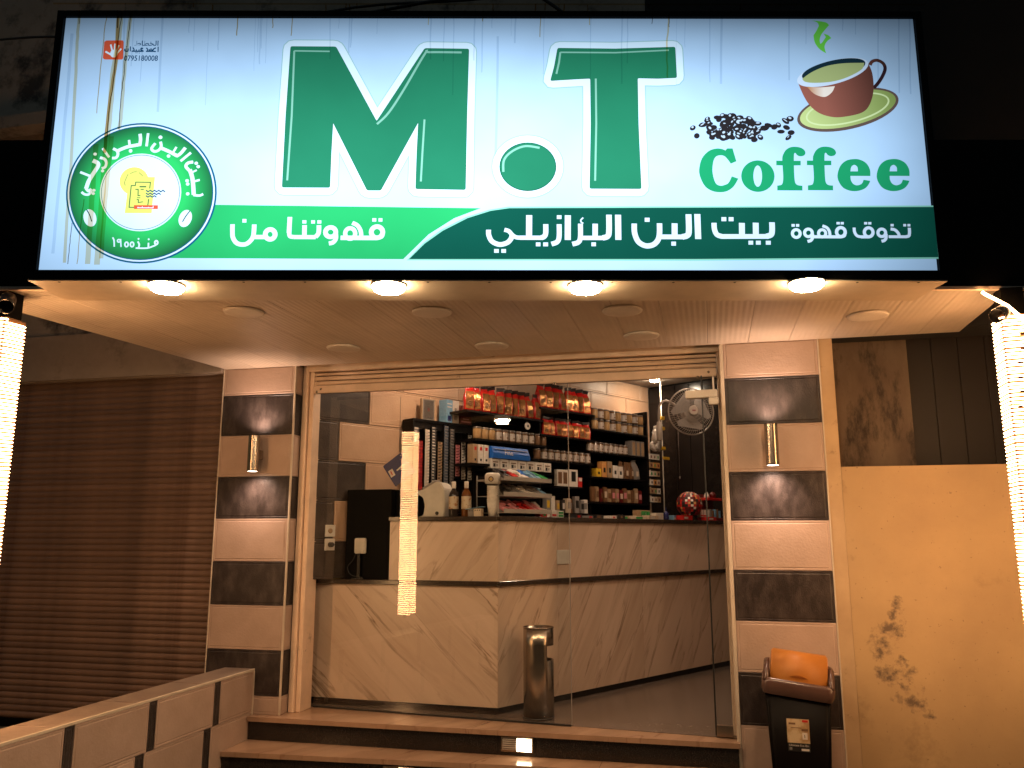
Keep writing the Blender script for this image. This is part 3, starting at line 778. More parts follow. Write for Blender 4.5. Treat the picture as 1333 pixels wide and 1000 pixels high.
class Art:
    def __init__(s, org=(0, 0), sc=1.0): s.org, s.sc = org, sc; s.V, s.F = [], []; s.y = nl()
    def add(s, vf):
        b = len(s.V); s.V += vf[0]; s.F += [tuple(i + b for i in f) for f in vf[1]]
    def st(s, pts, w, smooth=False, closed=False):
        if smooth: pts = catmull(pts, 6, closed)
        s.y -= 0.00002
        s.add(ribbon(to_art(pts, s.org, s.sc), w / s.sc * PX, s.y, closed)); return s
    def fl(s, *loops):
        s.y -= 0.00002
        s.add(fill_mesh([to_art(l, s.org, s.sc) for l in loops], None, s.y)); return s
    def sq(s, *rects):
        for x0, y0, x1, y1 in rects: s.fl([(x0, y0), (x1, y0), (x1, y1), (x0, y1)])
        return s
    def ring(s, cx_, cy_, rx, ry, w, n=28):
        return s.st(ell(cx_, cy_, rx, ry, n), w, closed=True)
    def done(s, name, m, parent=sign, label=None):
        me = mesh(name, s.V, s.F, LB[m]); o = link(name, me, parent)
        if label: o['label'] = label
        return o

# the box itself
link('box_body', mesh('b', *multi_box([((-0.035, 0.004, -0.045), (SW + 0.035, 0.30, SH + 0.03))]), 'black_sheet'), sign)
bo = link('bottom_sheet', mesh('b', *multi_box([((-0.034, -0.018, -0.052), (SW + 0.034, 0.302, -0.046))]), 'soffit_sheet'), sign)
for nm, lo, hi in (('frame', (-0.035, -0.02, -0.045), (SW + 0.035, 0.003, 0.0)), ('frame', (-0.035, -0.02, SH), (SW + 0.035, 0.003, SH + 0.03)),
                   ('frame', (-0.035, -0.02, 0.0), (-0.002, 0.003, SH)), ('frame', (SW + 0.002, -0.02, 0.0), (SW + 0.035, 0.003, SH))):
    box(nm, lo, hi, 'black_sheet', sign)
for i in range(15):
    link('screw', lathe_mesh([(0.006, 0), (0.006, 0.003)], 'black_sheet', 8), sign, (0.1 + i * 0.285, 0.0, -0.0535))
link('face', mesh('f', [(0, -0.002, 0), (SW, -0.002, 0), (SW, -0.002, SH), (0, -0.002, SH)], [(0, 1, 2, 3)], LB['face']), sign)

# --- big letters M . T
o3 = (340, 20); k3 = 2.38
Mp = [(68, 103), (208, 103), (338, 335), (485, 106), (622, 107), (618, 320), (616, 545), (462, 543), (464, 440), (468, 335), (354, 548), (312, 548), (203, 338), (199, 440), (197, 540), (50, 540), (57, 320)]
Tp = [(900, 103), (1080, 104), (1268, 97), (1273, 193), (1215, 196), (1150, 195), (1153, 340), (1162, 540), (1002, 540), (1005, 340), (1003, 197), (950, 200), (878, 205), (890, 160)]
def soften(P, r=5):
    out = []
    for i, p in enumerate(P):
        a, b = Vector(P[i-1]), Vector(P[(i+1) % len(P)]); p = Vector(p)
        d0 = (a - p); d1 = (b - p); q0 = p + d0.normalized() * min(r, d0.length/3); q1 = p + d1.normalized() * min(r, d1.length/3)
        for t in (0, 0.33, 0.67, 1): out.append(tuple(q0*(1-t)**2 + p*2*t*(1-t) + q1*t*t))
    return out
Mh = [(68, 103), (208, 103), (338, 330), (485, 106), (622, 107), (618, 320), (616, 545), (470, 543), (469, 470), (354, 548), (312, 548), (215, 440), (199, 440), (197, 540), (50, 540), (57, 320)]
for P in (Mp, Tp):
    a = Art(o3, k3); a.st(soften(P, 10), 53, closed=True); a.done('letter_outline', 'haloedge')
    a = Art(o3, k3); a.st(soften(P, 10), 47, closed=True); a.done('letter_outline', 'halo')
a = Art(o3, k3); a.fl(ell(809, 472, 113, 99)); a.done('letter_outline', 'haloedge')
a = Art(o3, k3); a.fl(ell(809, 472, 110, 96)); a.done('letter_outline', 'halo')
for P, lb in ((Mp, 'big green letter M'), (Tp, 'big green letter T')):
    a = Art(o3, k3); a.fl(soften(P, 5)); a.st(soften(P, 5), 2, closed=True); a.done('letter', 'Medge')
    a = Art(o3, k3); a.fl(soften([tuple(Vector(p)) for p in P], 5)); a.done('letter', 'M', label=lb)
a = Art(o3, k3); a.fl(ell(809, 474, 88.5, 75.5)); a.done('dot', 'Medge')
a = Art(o3, k3); a.fl(ell(809, 474, 86, 73)); a.done('dot', 'M', label='big green dot between M and T')
for pts_, w_, sm_ in (([(80, 118), (190, 119)], 5, 0), ([(80, 118), (76, 320), (66, 520)], 6, 0), ([(600, 120), (500, 120), (485, 126), (420, 240), (375, 310), (340, 345)], 7, 1),
        ([(487, 330), (482, 430), (478, 522)], 6, 0), ([(908, 118), (1080, 118), (1248, 109)], 5, 0), ([(908, 118), (904, 150), (896, 186)], 6, 0), ([(1019, 200), (1021, 340), (1018, 518)], 6, 0), ([(733, 492), (735, 455), (760, 428), (800, 412), (845, 417)], 7, 1)):
    a = Art(o3, k3); a.st(pts_, w_, bool(sm_)); a.done('letter_highlight', 'hi')

# --- bands
a = Art(); a.fl([(232, 270.5), (619, 274), (585, 287), (552, 308), (519.5, 340), (205, 339.5)]); a.done('band', 'band1', label='light green lower band')
a = Art(); a.fl([(524, 341.5), (545, 319), (568, 302), (600, 285.5), (630, 276), (655, 272), (900, 270.5), (1211, 268.3), (1217, 337.5), (900, 341)]); a.done('band', 'bandline')
a = Art(); a.fl([(527, 340), (547, 320), (570, 303.5), (602, 287), (632, 277.5), (656, 274), (900, 272.3), (1211.3, 270.2), (1216.6, 335.5), (900, 338.8)]); a.done('band', 'band2', label='dark green lower band')

# --- Arabic wording on the bands (strokes)
a = Art((280, 270), 5.554)
a.ring(1140, 198, 41, 40, 34).st([(1140, 239), (880, 239)], 33).st([(1180, 205), (1172, 228), (1140, 239)], 33, True)
a.sq((1105, 98, 1133, 122), (1150, 98, 1177, 122))
a.ring(948, 208, 36, 38, 30).st([(962, 132), (998, 150), (1022, 188), (1028, 232)], 30, True)
a.ring(808, 199, 37, 34, 33).st([(845, 205), (846, 245), (826, 272), (797, 279)], 31, True)
a.done('word', 'white')
a = Art((280, 270), 5.554)
a.st([(724, 150), (722, 205), (700, 235)], 32, True).st([(702, 235), (545, 235)], 30).st([(545, 235), (518, 228), (511, 200)], 30, True).st([(511, 205), (515, 92)], 33).st([(621, 150), (621, 235)], 33)
a.sq((605, 115, 633, 138), (668, 115, 695, 138), (712, 115, 740, 138))
a.done('word', 'white')
a = Art((280, 270), 5.554)
a.ring(377, 217, 35, 35, 34).st([(345, 236), (258, 236)], 31).st([(262, 147), (259, 215), (246, 252), (215, 282), (178, 290), (138, 278), (112, 240), (107, 190), (107, 146)], 32, True).sq((177, 108, 205, 133))
a.done('word', 'white')
a = Art((620, 270), 6.665)
a.st([(63, 215), (66, 262), (95, 315), (160, 341), (225, 325), (258, 290), (265, 262)], 42, True)
a.st([(200, 214), (238, 226), (268, 258), (300, 278), (340, 282)], 36, True).st([(335, 282), (530, 282)], 38).st([(557, 165), (557, 240), (545, 270), (520, 282)], 44, True).st([(413, 88), (413, 282)], 52)
a.sq((473, 322, 512, 355), (536, 322, 578, 355), (113, 380, 153, 412), (175, 380, 215, 412))
a.st([(673, 165), (673, 275), (655, 318), (608, 336)], 42, True).sq((653, 88, 693, 120)).st([(748, 88), (748, 300)], 52)
a.st([(857, 160), (857, 278), (838, 320), (788, 336)], 42, True).st([(865, 282), (1060, 282)], 38).st([(985, 160), (985, 282)], 46).sq((953, 320, 992, 353))
a.st([(1104, 82), (1105, 225), (1092, 268), (1050, 282)], 48, True).st([(1183, 82), (1186, 298)], 52).st([(881, 108), (860, 130), (866, 148), (882, 156)], 12, True)
a.done('word', 'white')
a = Art((800, 270), 6.348)
a.st([(118, 150), (121, 225), (146, 290), (185, 322), (230, 333), (280, 320), (315, 282), (327, 230), (327, 147)], 44, True).st([(335, 258), (530, 258)], 40)
a.sq((205, 102, 245, 135), (425, 297, 463, 330)).st([(452, 147), (452, 258)], 48).st([(567, 72), (570, 210), (556, 246), (515, 258)], 48, True).st([(640, 70), (647, 275)], 50)
a.done('word', 'white')
a = Art((800, 270), 6.348)
a.st([(778, 142), (782, 195), (802, 238), (845, 254)], 42, True).st([(840, 254), (1220, 252)], 40).st([(1212, 252), (1250, 238), (1260, 205), (1259, 136)], 46, True).st([(1009, 142), (1010, 252)], 48).st([(1124, 140), (1125, 252)], 48)
a.sq((840, 95, 880, 128), (900, 95, 940, 128), (1063, 288, 1102, 320), (1125, 288, 1165, 320), (1207, 288, 1248, 320))
a.done('word', 'white')
a = Art((1010, 270), 6.348)
a.ring(127, 228, 32, 32, 25).sq((88, 150, 115, 172), (125, 150, 152, 172)).ring(228, 222, 32, 31, 25).st([(262, 230), (262, 262), (246, 285), (220, 292)], 25, True)
a.st([(258, 254), (500, 254)], 26).ring(342, 226, 30, 30, 24).st([(345, 164), (383, 180), (403, 212), (407, 250)], 24, True).ring(498, 215, 36, 37, 27).st([(533, 220), (525, 245), (498, 254)], 26, True).sq((462, 132, 490, 152), (497, 132, 523, 152))
a.done('word', 'white')
a = Art((1010, 270), 6.348)
a.st([(608, 178), (612, 215), (632, 245), (668, 254)], 24, True).st([(665, 254), (735, 254)], 26).ring(729, 216, 36, 37, 26).sq((692, 132, 718, 152), (726, 132, 752, 152))
a.ring(838, 220, 32, 31, 25).st([(873, 228), (873, 262), (858, 283), (835, 289)], 25, True)
a.st([(912, 188), (948, 196), (975, 222), (985, 252)], 25, True).st([(895, 252), (1045, 252)], 24).sq((912, 147, 938, 167)).st([(1068, 178), (1069, 220), (1062, 245), (1035, 252)], 25, True).sq((1018, 147, 1042, 167), (1053, 147, 1077, 167))
a.done('word', 'white')

# --- round emblem
em = link('emblem', mesh('em', *fill_mesh([[art(*p) for p in ell(182, 257, 96.5, 90.2, 72)]], None, nl()), LB['ring_blue']), sign); em['label'] = 'round green emblem with white lettering'
a = Art(); a.fl(ell(182, 257, 94.2, 88, 72)); a.done('emblem_ring', 'white', em)
a = Art(); a.fl(ell(182, 257, 92.2, 86, 72)); a.done('emblem_ring', 'ring_blue', em)
a = Art(); a.fl(ell(182, 257, 91, 84.8, 72)); a.done('emblem_ring', 'ring', em)
a = Art(); a.fl(ell(181.2, 256.5, 52, 49.8, 60)); a.done('emblem_ring', 'white', em)
a = Art(); a.ring(181.2, 256.5, 50, 47.8, 0.8, 60); a.done('emblem_ring', 'teal_line', em)
a = Art((90, 160), 8.333)
a.st([(738, 178), (745, 240), (738, 300)], 36, True).st([(752, 290), (700, 300), (610, 318), (540, 345), (500, 365)], 38, True).st([(622, 245), (632, 310)], 26).fl(ell(642, 362, 20, 20, 8))
a.st([(455, 338), (498, 362), (508, 400), (490, 435), (447, 440)], 30, True).st([(343, 335), (415, 432)], 26).fl(ell(265, 398, 20, 17, 8))
a.st([(318, 436), (365, 450), (388, 490), (376, 535), (340, 552)], 30, True).fl(ell(350, 578, 18, 16, 8))
a.st([(243, 468), (290, 490), (300, 525), (250, 610), (205, 690), (180, 770)], 44, True).st([(112, 592), (215, 632)], 26).st([(178, 765), (210, 795), (236, 770)], 30, True).st([(133, 805), (170, 830), (215, 828), (240, 790)], 26, True)
a.fl(ell(264, 786, 18, 16, 8)).fl(ell(258, 820, 18, 16, 8))
a.done('word', 'white', em)
a = Art((180, 160), 8.333)
a.st([(75, 172), (62, 312)], 28).st([(210, 262), (218, 315), (190, 355), (145, 366), (116, 335), (155, 280)], 30, True).fl(ell(208, 215, 22, 20, 8))
a.st([(205, 325), (300, 365), (395, 415)], 38, True).st([(350, 372), (382, 318)], 24).fl(ell(300, 416, 20, 18, 8)).st([(385, 418), (430, 385), (478, 325)], 36, True).st([(538, 378), (430, 470)], 28)
a.st([(565, 478), (510, 490), (488, 525), (520, 565), (550, 590)], 34, True).st([(530, 560), (562, 660), (580, 830)], 44, True).st([(545, 595), (605, 565)], 20).st([(570, 690), (640, 670)], 24).st([(575, 832), (640, 838), (680, 822)], 26, True)
for q in ((598, 492), (620, 528), (505, 680), (512, 715), (515, 820)): a.fl(ell(q[0], q[1], 20, 18, 8))
a.done('word', 'white', em)
a = Art((100, 270), 7.405)
a.st([(352, 330), (366, 360), (370, 418)], 14, True).ring(412, 362, 14, 13, 12, 12).st([(428, 345), (434, 420)], 12).ring(485, 396, 16, 22, 14, 14).ring(537, 396, 16, 22, 14, 14)
a.st([(590, 368), (605, 395), (600, 425)], 15, True).st([(572, 430), (680, 430), (745, 408)], 15, True).st([(692, 380), (692, 422)], 15).ring(765, 378, 14, 18, 16, 12).st([(765, 400), (740, 412)], 14)
a.fl(ell(597, 343, 9, 9, 8)).fl(ell(693, 347, 9, 9, 8))
a.done('word', 'white', em)
for c_, r_, sl in (((133, 147), -18, ((100, 70), (130, 120), (152, 182))), ((1035, 150), 20, ((1078, 78), (1040, 130), (1010, 182)))):
    a = Art((100, 270), 7.405); a.fl(ell(c_[0], c_[1], 60, 84, 24, r_)); a.done('bean', 'white', em)
    a = Art((100, 270), 7.405); a.st(list(sl), 10, True); a.done('bean_slit', 'band2', em)
ko = (140, 210); kk = 11.11
a = Art(ko, kk); a.fl(ell(370, 365, 207, 200, 36)); a.fl([(560, 305), (665, 305), (632, 820), (250, 820), (280, 500)]); a.done('emblem_mark', 'yellow', em)
a = Art(ko, kk)
a.st([(595, 470), (603, 382), (395, 380), (390, 428), (332, 430), (310, 738), (385, 740)], 13).st([(450, 445), (545, 445)], 18).st([(392, 483), (432, 483), (432, 572), (466, 572)], 13).st([(466, 483), (512, 483)], 12)
a.st([(418, 603), (466, 603)], 10).st([(415, 628), (440, 630), (438, 670), (505, 660)], 12).st([(585, 620), (575, 708)], 13)
a.done('emblem_mark', 'Medge', em)
a = Art(ko, kk)
for y0, x1 in ((505, 820), (545, 760), (582, 705)):
    pts = []; x = 545; k = 0
    while x < x1: pts.append((x, y0 + (-9 if k % 2 == 0 else 12))); x += 30; k += 1
    a.st(pts, 16)
a.done('emblem_mark', 'navy', em)
a = Art(ko, kk); a.st([(250, 430), (238, 390), (262, 320), (285, 270)], 7, True).st([(315, 262), (360, 240), (408, 232)], 7, True).st([(440, 245), (495, 295)], 7); a.done('emblem_mark', 'saucer_rim', em)
a = Art(ko, kk); a.sq((382, 710, 722, 765)); a.done('emblem_mark', 'red', em)
a = Art(ko, kk); a.st([(430, 748), (660, 748)], 12).st([(440, 735), (445, 750)], 10).st([(500, 728), (505, 750)], 9).st([(590, 735), (590, 750)], 9).st([(655, 720), (655, 750)], 9); a.done('emblem_mark', 'white', em)

# --- Coffee
ck = 9.193
def seg(*parts):
    out = []
    for p in parts:
        q = catmull(p, 6) if len(p) > 2 else list(p)
        if out and (Vector(out[-1]) - Vector(q[0])).length < 1e-6: q = q[1:]
        out += q
    if (Vector(out[0]) - Vector(out[-1])).length < 1e-6: out.pop()
    return out
Cp = seg([(515, 268), (470, 115)], [(470, 115), (405, 115)], [(405, 115), (385, 140)], [(385, 140), (340, 122), (270, 118), (180, 150), (100, 240), (68, 370), (85, 470), (140, 570), (220, 622), (310, 638), (400, 625), (480, 570), (538, 475)],
         [(538, 475), (460, 448)], [(460, 448), (420, 525), (370, 552), (320, 560), (270, 535), (240, 460), (228, 370), (240, 270), (270, 215), (320, 198), (370, 207), (410, 245), (448, 297)], [(448, 297), (515, 268)])
Fp = seg([(28, 258), (100, 258)], [(100, 258), (105, 200), (140, 135), (190, 100), (250, 90), (320, 100), (365, 128), (380, 165), (360, 195), (315, 204), (280, 190), (258, 165), (243, 180), (240, 258)], [(240, 258), (322, 258)], [(322, 258), (322, 312)], [(322, 312), (240, 314)],
         [(240, 314), (245, 450), (255, 520), (285, 548), (340, 555)], [(340, 555), (340, 612)], [(340, 612), (38, 612)], [(38, 612), (38, 555)], [(38, 555), (85, 546), (103, 520), (110, 450), (103, 314)], [(103, 314), (28, 312)], [(28, 312), (28, 258)])
Ep = seg([(790, 440), (785, 360), (740, 285), (665, 245), (590, 238), (500, 258), (430, 320), (395, 420), (405, 500), (460, 580), (550, 618), (640, 618), (720, 590), (765, 545), (788, 498)], [(788, 498), (708, 485)],
         [(708, 485), (690, 525), (660, 545), (620, 551), (580, 532), (555, 490), (550, 440)], [(550, 440), (790, 440)])
Eh = seg([(550, 385), (640, 385)], [(640, 385), (635, 335), (600, 308), (563, 330), (550, 385)])
a = Art((895, 185), ck); a.fl(Cp); a.done('letter', 'coffee')
a = Art((895, 185), ck); a.fl(ell(772, 445, 200, 188, 40), ell(770, 445, 52, 127, 28)[::-1]); a.done('letter', 'coffee')
a = Art((1000, 185.3), ck); a.fl(Fp); a.done('letter', 'coffee')
a = Art((1040, 185), ck); a.fl(Fp); a.done('letter', 'coffee')
a = Art((1040, 185), ck); a.fl(Ep, Eh[::-1]); a.done('letter', 'coffee')
a = Art((1091.3, 184.8), ck); a.fl(Ep, Eh[::-1]); a.done('letter', 'coffee')

# --- cup, saucer, steam
co = (1020, 20); cs = 5.882
a = Art(co, cs); a.fl(ell(455, 745, 402, 150, 48, -13)); a.done('saucer', 'saucer_rim', label='brown rimmed green saucer under the cup')
a = Art(co, cs); a.fl(ell(455, 742, 380, 130, 48, -13)); a.done('saucer', 'saucer')
a = Art(co, cs); a.st(ell(452, 742, 325, 103, 48, -13), 13, closed=True); a.done('saucer', 'saucer_line')
a = Art(co, cs); a.st([(628, 402), (645, 375), (685, 365), (730, 388), (745, 430), (725, 485), (690, 540), (655, 578)], 27, True); a.done('cup_handle', 'cup')
a = Art(co, cs); a.st([(742, 410), (742, 450), (722, 488), (690, 538), (655, 580)], 24, True); a.done('cup_handle', 'cupdark')
a = Art(co, cs); a.fl(seg([(62, 525), (110, 640), (160, 718), (230, 775), (330, 805), (430, 802), (560, 770), (620, 710), (652, 600), (645, 470), (608, 375)], [(608, 375), (400, 470)], [(400, 470), (62, 525)])); a.done('cup', 'cup', label='brown cup tilted on its saucer')
a = Art(co, cs); a.fl(ell(338, 462, 285, 90, 48, -15)); a.done('cup_rim', 'white')
a = Art(co, cs); a.fl(ell(345, 442, 252, 72, 48, -13)); a.done('cup_rim', 'cupink')
a = Art(co, cs); a.fl(seg([(100, 515), (180, 460), (290, 415), (420, 393), (582, 388)], [(582, 388), (560, 440), (450, 500), (330, 535), (200, 545), (125, 538), (100, 515)])); a.done('cup_filling', 'liquid')
a = Art(co, cs); a.fl(seg([(135, 575), (240, 580), (352, 570)], [(352, 570), (330, 615), (285, 650), (240, 650), (185, 625), (135, 575)])); a.done('cup_highlight', 'cup_hi')
a = Art(co, cs); a.fl(seg([(180, 65), (240, 70), (290, 80), (312, 100)], [(312, 100), (285, 130), (250, 175), (238, 215), (243, 245)], [(243, 245), (258, 232), (285, 192)], [(285, 192), (268, 165)], [(268, 165), (305, 178), (328, 200)], [(328, 200), (295, 225), (275, 265), (286, 318)], [(286, 318), (235, 285), (200, 235), (190, 180)], [(190, 180), (215, 140), (232, 105)], [(232, 105), (220, 80), (180, 65)])); a.done('steam', 'steam')

# --- pile of beans
rb = random.Random(5)
zone = [(200, 200), (250, 150), (350, 115), (450, 95), (520, 115), (640, 120), (740, 150), (830, 200), (900, 225), (960, 230), (1050, 200), (1080, 260), (1000, 280), (880, 285), (860, 330), (800, 370), (700, 385), (560, 390), (400, 385), (290, 340), (210, 255)]
def inside(p, P):
    c = False; j = len(P) - 1
    for i in range(len(P)):
        if (P[i][1] > p[1]) != (P[j][1] > p[1]) and p[0] < (P[j][0]-P[i][0]) * (p[1]-P[i][1]) / (P[j][1]-P[i][1]) + P[i][0]: c = not c
        j = i
    return c
pts = []
while len(pts) < 98:
    p = (rb.uniform(190, 1100), rb.uniform(95, 395))
    if inside(p, zone): pts.append(p)
pts += [(112, 275), (155, 360), (320, 380), (430, 370), (540, 375), (665, 365), (780, 400), (845, 372), (1070, 310), (1180, 320), (1150, 375), (1170, 170), (1120, 195), (1130, 265)]
a1 = Art((880, 140), 8.333); nl(0.002); a2 = Art((880, 140), 8.333)
for i, p in enumerate(pts):
    r = rb.uniform(-40, 40); rx, ry = rb.uniform(32, 48), rb.uniform(22, 32)
    a1.fl(ell(p[0], p[1], rx, ry, 10, r))
    if rb.random() < 0.5: a2.fl(ell(p[0] - 4, p[1] - 7, rx * rb.uniform(0.25, 0.6), ry * rb.uniform(0.2, 0.45), 8, r + rb.uniform(-30, 30)))
a1.done('coffee_beans', 'dark', label='printed heap of dark roasted beans')['kind'] = 'stuff'; a2.done('coffee_beans', 'speck')['kind'] = 'stuff'

# --- sign painter's mark, top left
po = (120, 0); pk = 6.248
a = Art(po, pk); a.fl([(78, 412), (95, 402), (225, 400), (233, 412), (233, 545), (222, 556), (85, 556), (70, 545)]); a.done('painter_mark', 'red')
a = Art(po, pk); a.fl(ell(158, 508, 30, 32, 16)); a.st([(145, 490), (130, 435)], 13).st([(162, 485), (166, 428)], 14).st([(178, 490), (195, 440)], 13).st([(185, 505), (215, 468)], 13).st([(140, 520), (90, 492)], 15); a.done('painter_mark', 'halo')
def art_text(body, x, y, h, m, name='word', align='CENTER', sx=1.0):
    X, Z = art(x, y); me = text_mesh(body, h * PX, LB[m], align, bold=0.0006)
    yy = nl()
    for v in me.vertices: v.co = Vector((X + v.co.x * sx, yy, Z + v.co.z))
    return link(name, me, sign)
art_text("0795180008", 180, 90.5, 11.0, 'navy', sx=0.82)
art_text("\uFEC1\uFE8E\uFEC4\uFEA8\uFEDF\u0627".replace('\uFEC1', '\uFEC1'), 187, 71, 10, 'navy', sx=1.1)
a = Art(po, pk)
a.st([(512, 452), (512, 495)], 9).st([(495, 492), (470, 488), (478, 470), (495, 462)], 11, True).st([(470, 490), (415, 490)], 12).st([(440, 475), (448, 490)], 9).ring(455, 478, 8, 8, 8, 8).st([(418, 462), (430, 478), (425, 490)], 10, True)
a.st([(392, 470), (378, 466), (376, 480), (388, 490), (300, 490)], 12, True).st([(360, 475), (360, 490)], 9).st([(338, 475), (338, 490)], 9).st([(310, 460), (320, 478), (312, 492)], 10, True).st([(290, 452), (290, 492)], 9).st([(272, 468), (270, 490), (248, 488), (248, 470)], 11, True).fl(ell(335, 503, 4, 4, 6)).fl(ell(345, 503, 4, 4, 6)).fl(ell(362, 505, 4, 4, 6)).fl(ell(260, 455, 4, 4, 6))
a.done('word', 'navy')

# --- rust runs and cracks down the face
def stain_mat(name, col):
    m = bpy.data.materials.new(name); m.use_nodes = True; nt = m.node_tree; nt.nodes.clear()
    t = nt.nodes.new("ShaderNodeBsdfTransparent"); o = nt.nodes.new("ShaderNodeOutputMaterial")
    t.inputs[0].default_value = (*col, 1); nt.links.new(t.outputs[0], o.inputs[0]); return m
LB['rust_pale'] = stain_mat('pale rust film', (0.86, 0.70, 0.46)); LB['rust_mid'] = stain_mat('rust film', (0.70, 0.46, 0.23)); LB['crack'] = stain_mat('dark crack', (0.16, 0.12, 0.09)); LB['faint'] = stain_mat('faint run', (0.80, 0.83, 0.86))
LB['rust_or'] = stain_mat('orange rust film', (0.95, 0.70, 0.42))
nl(0.003)
def run(pts, w, m):
    pts = [(p[0] + rb.uniform(-0.4, 0.4), p[1]) for p in catmull(pts, 5)]
    b = Art(); b.st(pts, w * (1.35 if m.startswith('rust') else 1.0)); b.done('rust_run', m)
for pts, w, m in [([(153, 28), (151, 70), (146, 110), (143, 160), (140, 200), (137, 260), (133, 352)], 5.5, 'rust_pale'), ([(150, 28), (149, 90), (142, 150), (138, 210)], 3.2, 'rust_mid'),
                  ([(167, 28), (163, 70), (160, 110), (158, 160), (155, 180)], 3.6, 'rust_pale'), ([(155, 28), (152, 60), (149, 90), (146, 125), (142, 160), (141, 190)], 1.1, 'crack'),
                  ([(167, 28), (165, 50), (162, 80), (160, 110), (157, 140), (156, 180)], 1.0, 'crack'), ([(137, 28), (134, 50), (131, 90), (127, 160)], 0.9, 'rust_mid'), ([(101, 28), (100, 50), (99, 90), (97, 200), (92, 350)], 3.0, 'rust_pale'),
                  ([(101, 27), (101, 45)], 1.0, 'crack'), ([(150, 27), (150, 50)], 1.4, 'crack'), ([(862, 27), (861, 45), (859, 70), (860, 110)], 1.6, 'rust_or'), ([(862, 27), (862, 44)], 0.8, 'crack'),
                  ([(101, 300), (99, 325), (97, 352)], 0.9, 'crack'), ([(115, 270), (112, 300), (109, 352)], 0.8, 'rust_mid'), ([(128, 200), (125, 270), (122, 352)], 5.0, 'rust_pale'), ([(148, 190), (143, 260), (139, 345)], 4.0, 'rust_pale'),
                  ([(172, 33), (170, 100)], 1.5, 'faint'), ([(185, 30), (182, 120)], 1.2, 'faint'), ([(250, 30), (249, 80)], 1.0, 'faint'), ([(268, 29), (266, 150)], 0.9, 'faint'), ([(305, 29), (304, 60)], 1.1, 'rust_mid'), ([(350, 29), (350, 50)], 0.9, 'rust_mid'),
                  ([(375, 28), (374, 60)], 0.9, 'rust_mid'), ([(423, 28), (424, 90)], 1.5, 'faint'), ([(452, 28), (450, 75)], 2.0, 'faint'), ([(551, 27), (550, 45)], 0.9, 'rust_or'), ([(620, 27), (620, 40)], 0.9, 'rust_mid'), ([(695, 27), (694, 60)], 0.8, 'rust_mid'), ([(758, 26), (758, 44)], 1.0, 'rust_or'),
                  ([(840, 26), (839, 42)], 0.8, 'crack'), ([(1086, 23), (1086, 30)], 1.0, 'crack'), ([(95, 60), (88, 200), (80, 340)], 4.0, 'faint'), ([(210, 30), (207, 160)], 3.0, 'faint'), ([(640, 60), (638, 240)], 3.0, 'faint'), ([(930, 30), (928, 120)], 3.0, 'faint')]:
    run(pts, w, m)
for k in range(34):
    x = rb.uniform(90, 1180); top = 27.5 - (x - 75) * 7 / 1115
    run([(x, top), (x - 1, top + rb.uniform(8, 20)), (x - 1.5, top + rb.uniform(25, 120))], rb.uniform(0.6, 2.2), 'faint')
for k in range(22):
    x = rb.uniform(90, 1180); top = 27.2 - (x - 75) * 7 / 1115
    run([(x, top), (x, top + rb.uniform(4, 12))], rb.uniform(0.7, 1.4), 'rust_mid')
b = Art(); b.st([(76, 28.6), (630, 25.4), (1190, 21.6)], 2.4); b.done('top_grime', 'rust_pale')

# ================================================================ LAMPS
M['lamp_glow'] = emis('lit frosted lamp glass', (1.0, 0.74, 0.44), 190)
M['lamp_unlit'] = mat('unlit lamp cover', (0.60, 0.52, 0.44), 0.35)
def soffit_lamp(x, y, label):
    o = thing('downlight', label, 'ceiling light', (x, y, 2.361), 0, 'lit downlights under the sign')
    link('rim', lathe_mesh([(0.076, 0.0), (0.082, -0.002), (0.082, -0.006), (0.076, -0.008)], 'white_plastic', 28), o)
    link('glass', lathe_mesh([(0.077, -0.006), (0.076, -0.020), (0.064, -0.032), (0.034, -0.040), (0.008, -0.042)], 'lamp_glow', 24), o)
    l = bpy.data.lights.new('lamp_light', 'AREA'); l.shape = 'DISK'; l.size = 0.14; l.energy = 9; l.color = WARM
    lo = bpy.data.objects.new('lamp_light', l); COL.objects.link(lo); lo.parent = o; lo.location = (0, 0, -0.048)
    l.spread = pi
for x_, y_, lb in ((0.473, -2.125, 'lit round downlight under the sign below the round emblem'), (1.483, -1.881, 'lit round downlight under the sign below the light green band'), (2.378, -1.665, 'lit round downlight under the sign below the dot between the big letters'), (3.381, -1.472, 'lit round downlight under the right end of the sign')):
    soffit_lamp(x_, y_, lb)
for (x, y, lb) in ((0.451, -1.437, 'unlit flush disc light on the canopy, leftmost of the front row'), (1.457, -1.193, 'unlit flush disc light on the canopy, second from left in the front row'),
               (2.481, -0.979, 'unlit flush disc light on the canopy, third from left in the front row'), (3.807, -0.558, 'unlit flush disc light on the canopy, far right near the post'),
               (0.603, -0.488, 'unlit flush disc light on the canopy, left one near the shutter'), (1.568, -0.325, 'unlit flush disc light on the canopy, middle one near the shutter'),
               (2.536, -0.375, 'unlit flush disc light on the canopy, right one near the shutter')):
    o = link('disc_light', lathe_mesh([(0.105, 0.0), (0.110, -0.003), (0.108, -0.010), (0.090, -0.014), (0.01, -0.015)], 'lamp_unlit', 32), None, (x, y, 2.419)); tag(o, lb, 'ceiling light', 'unlit disc lights on the canopy')

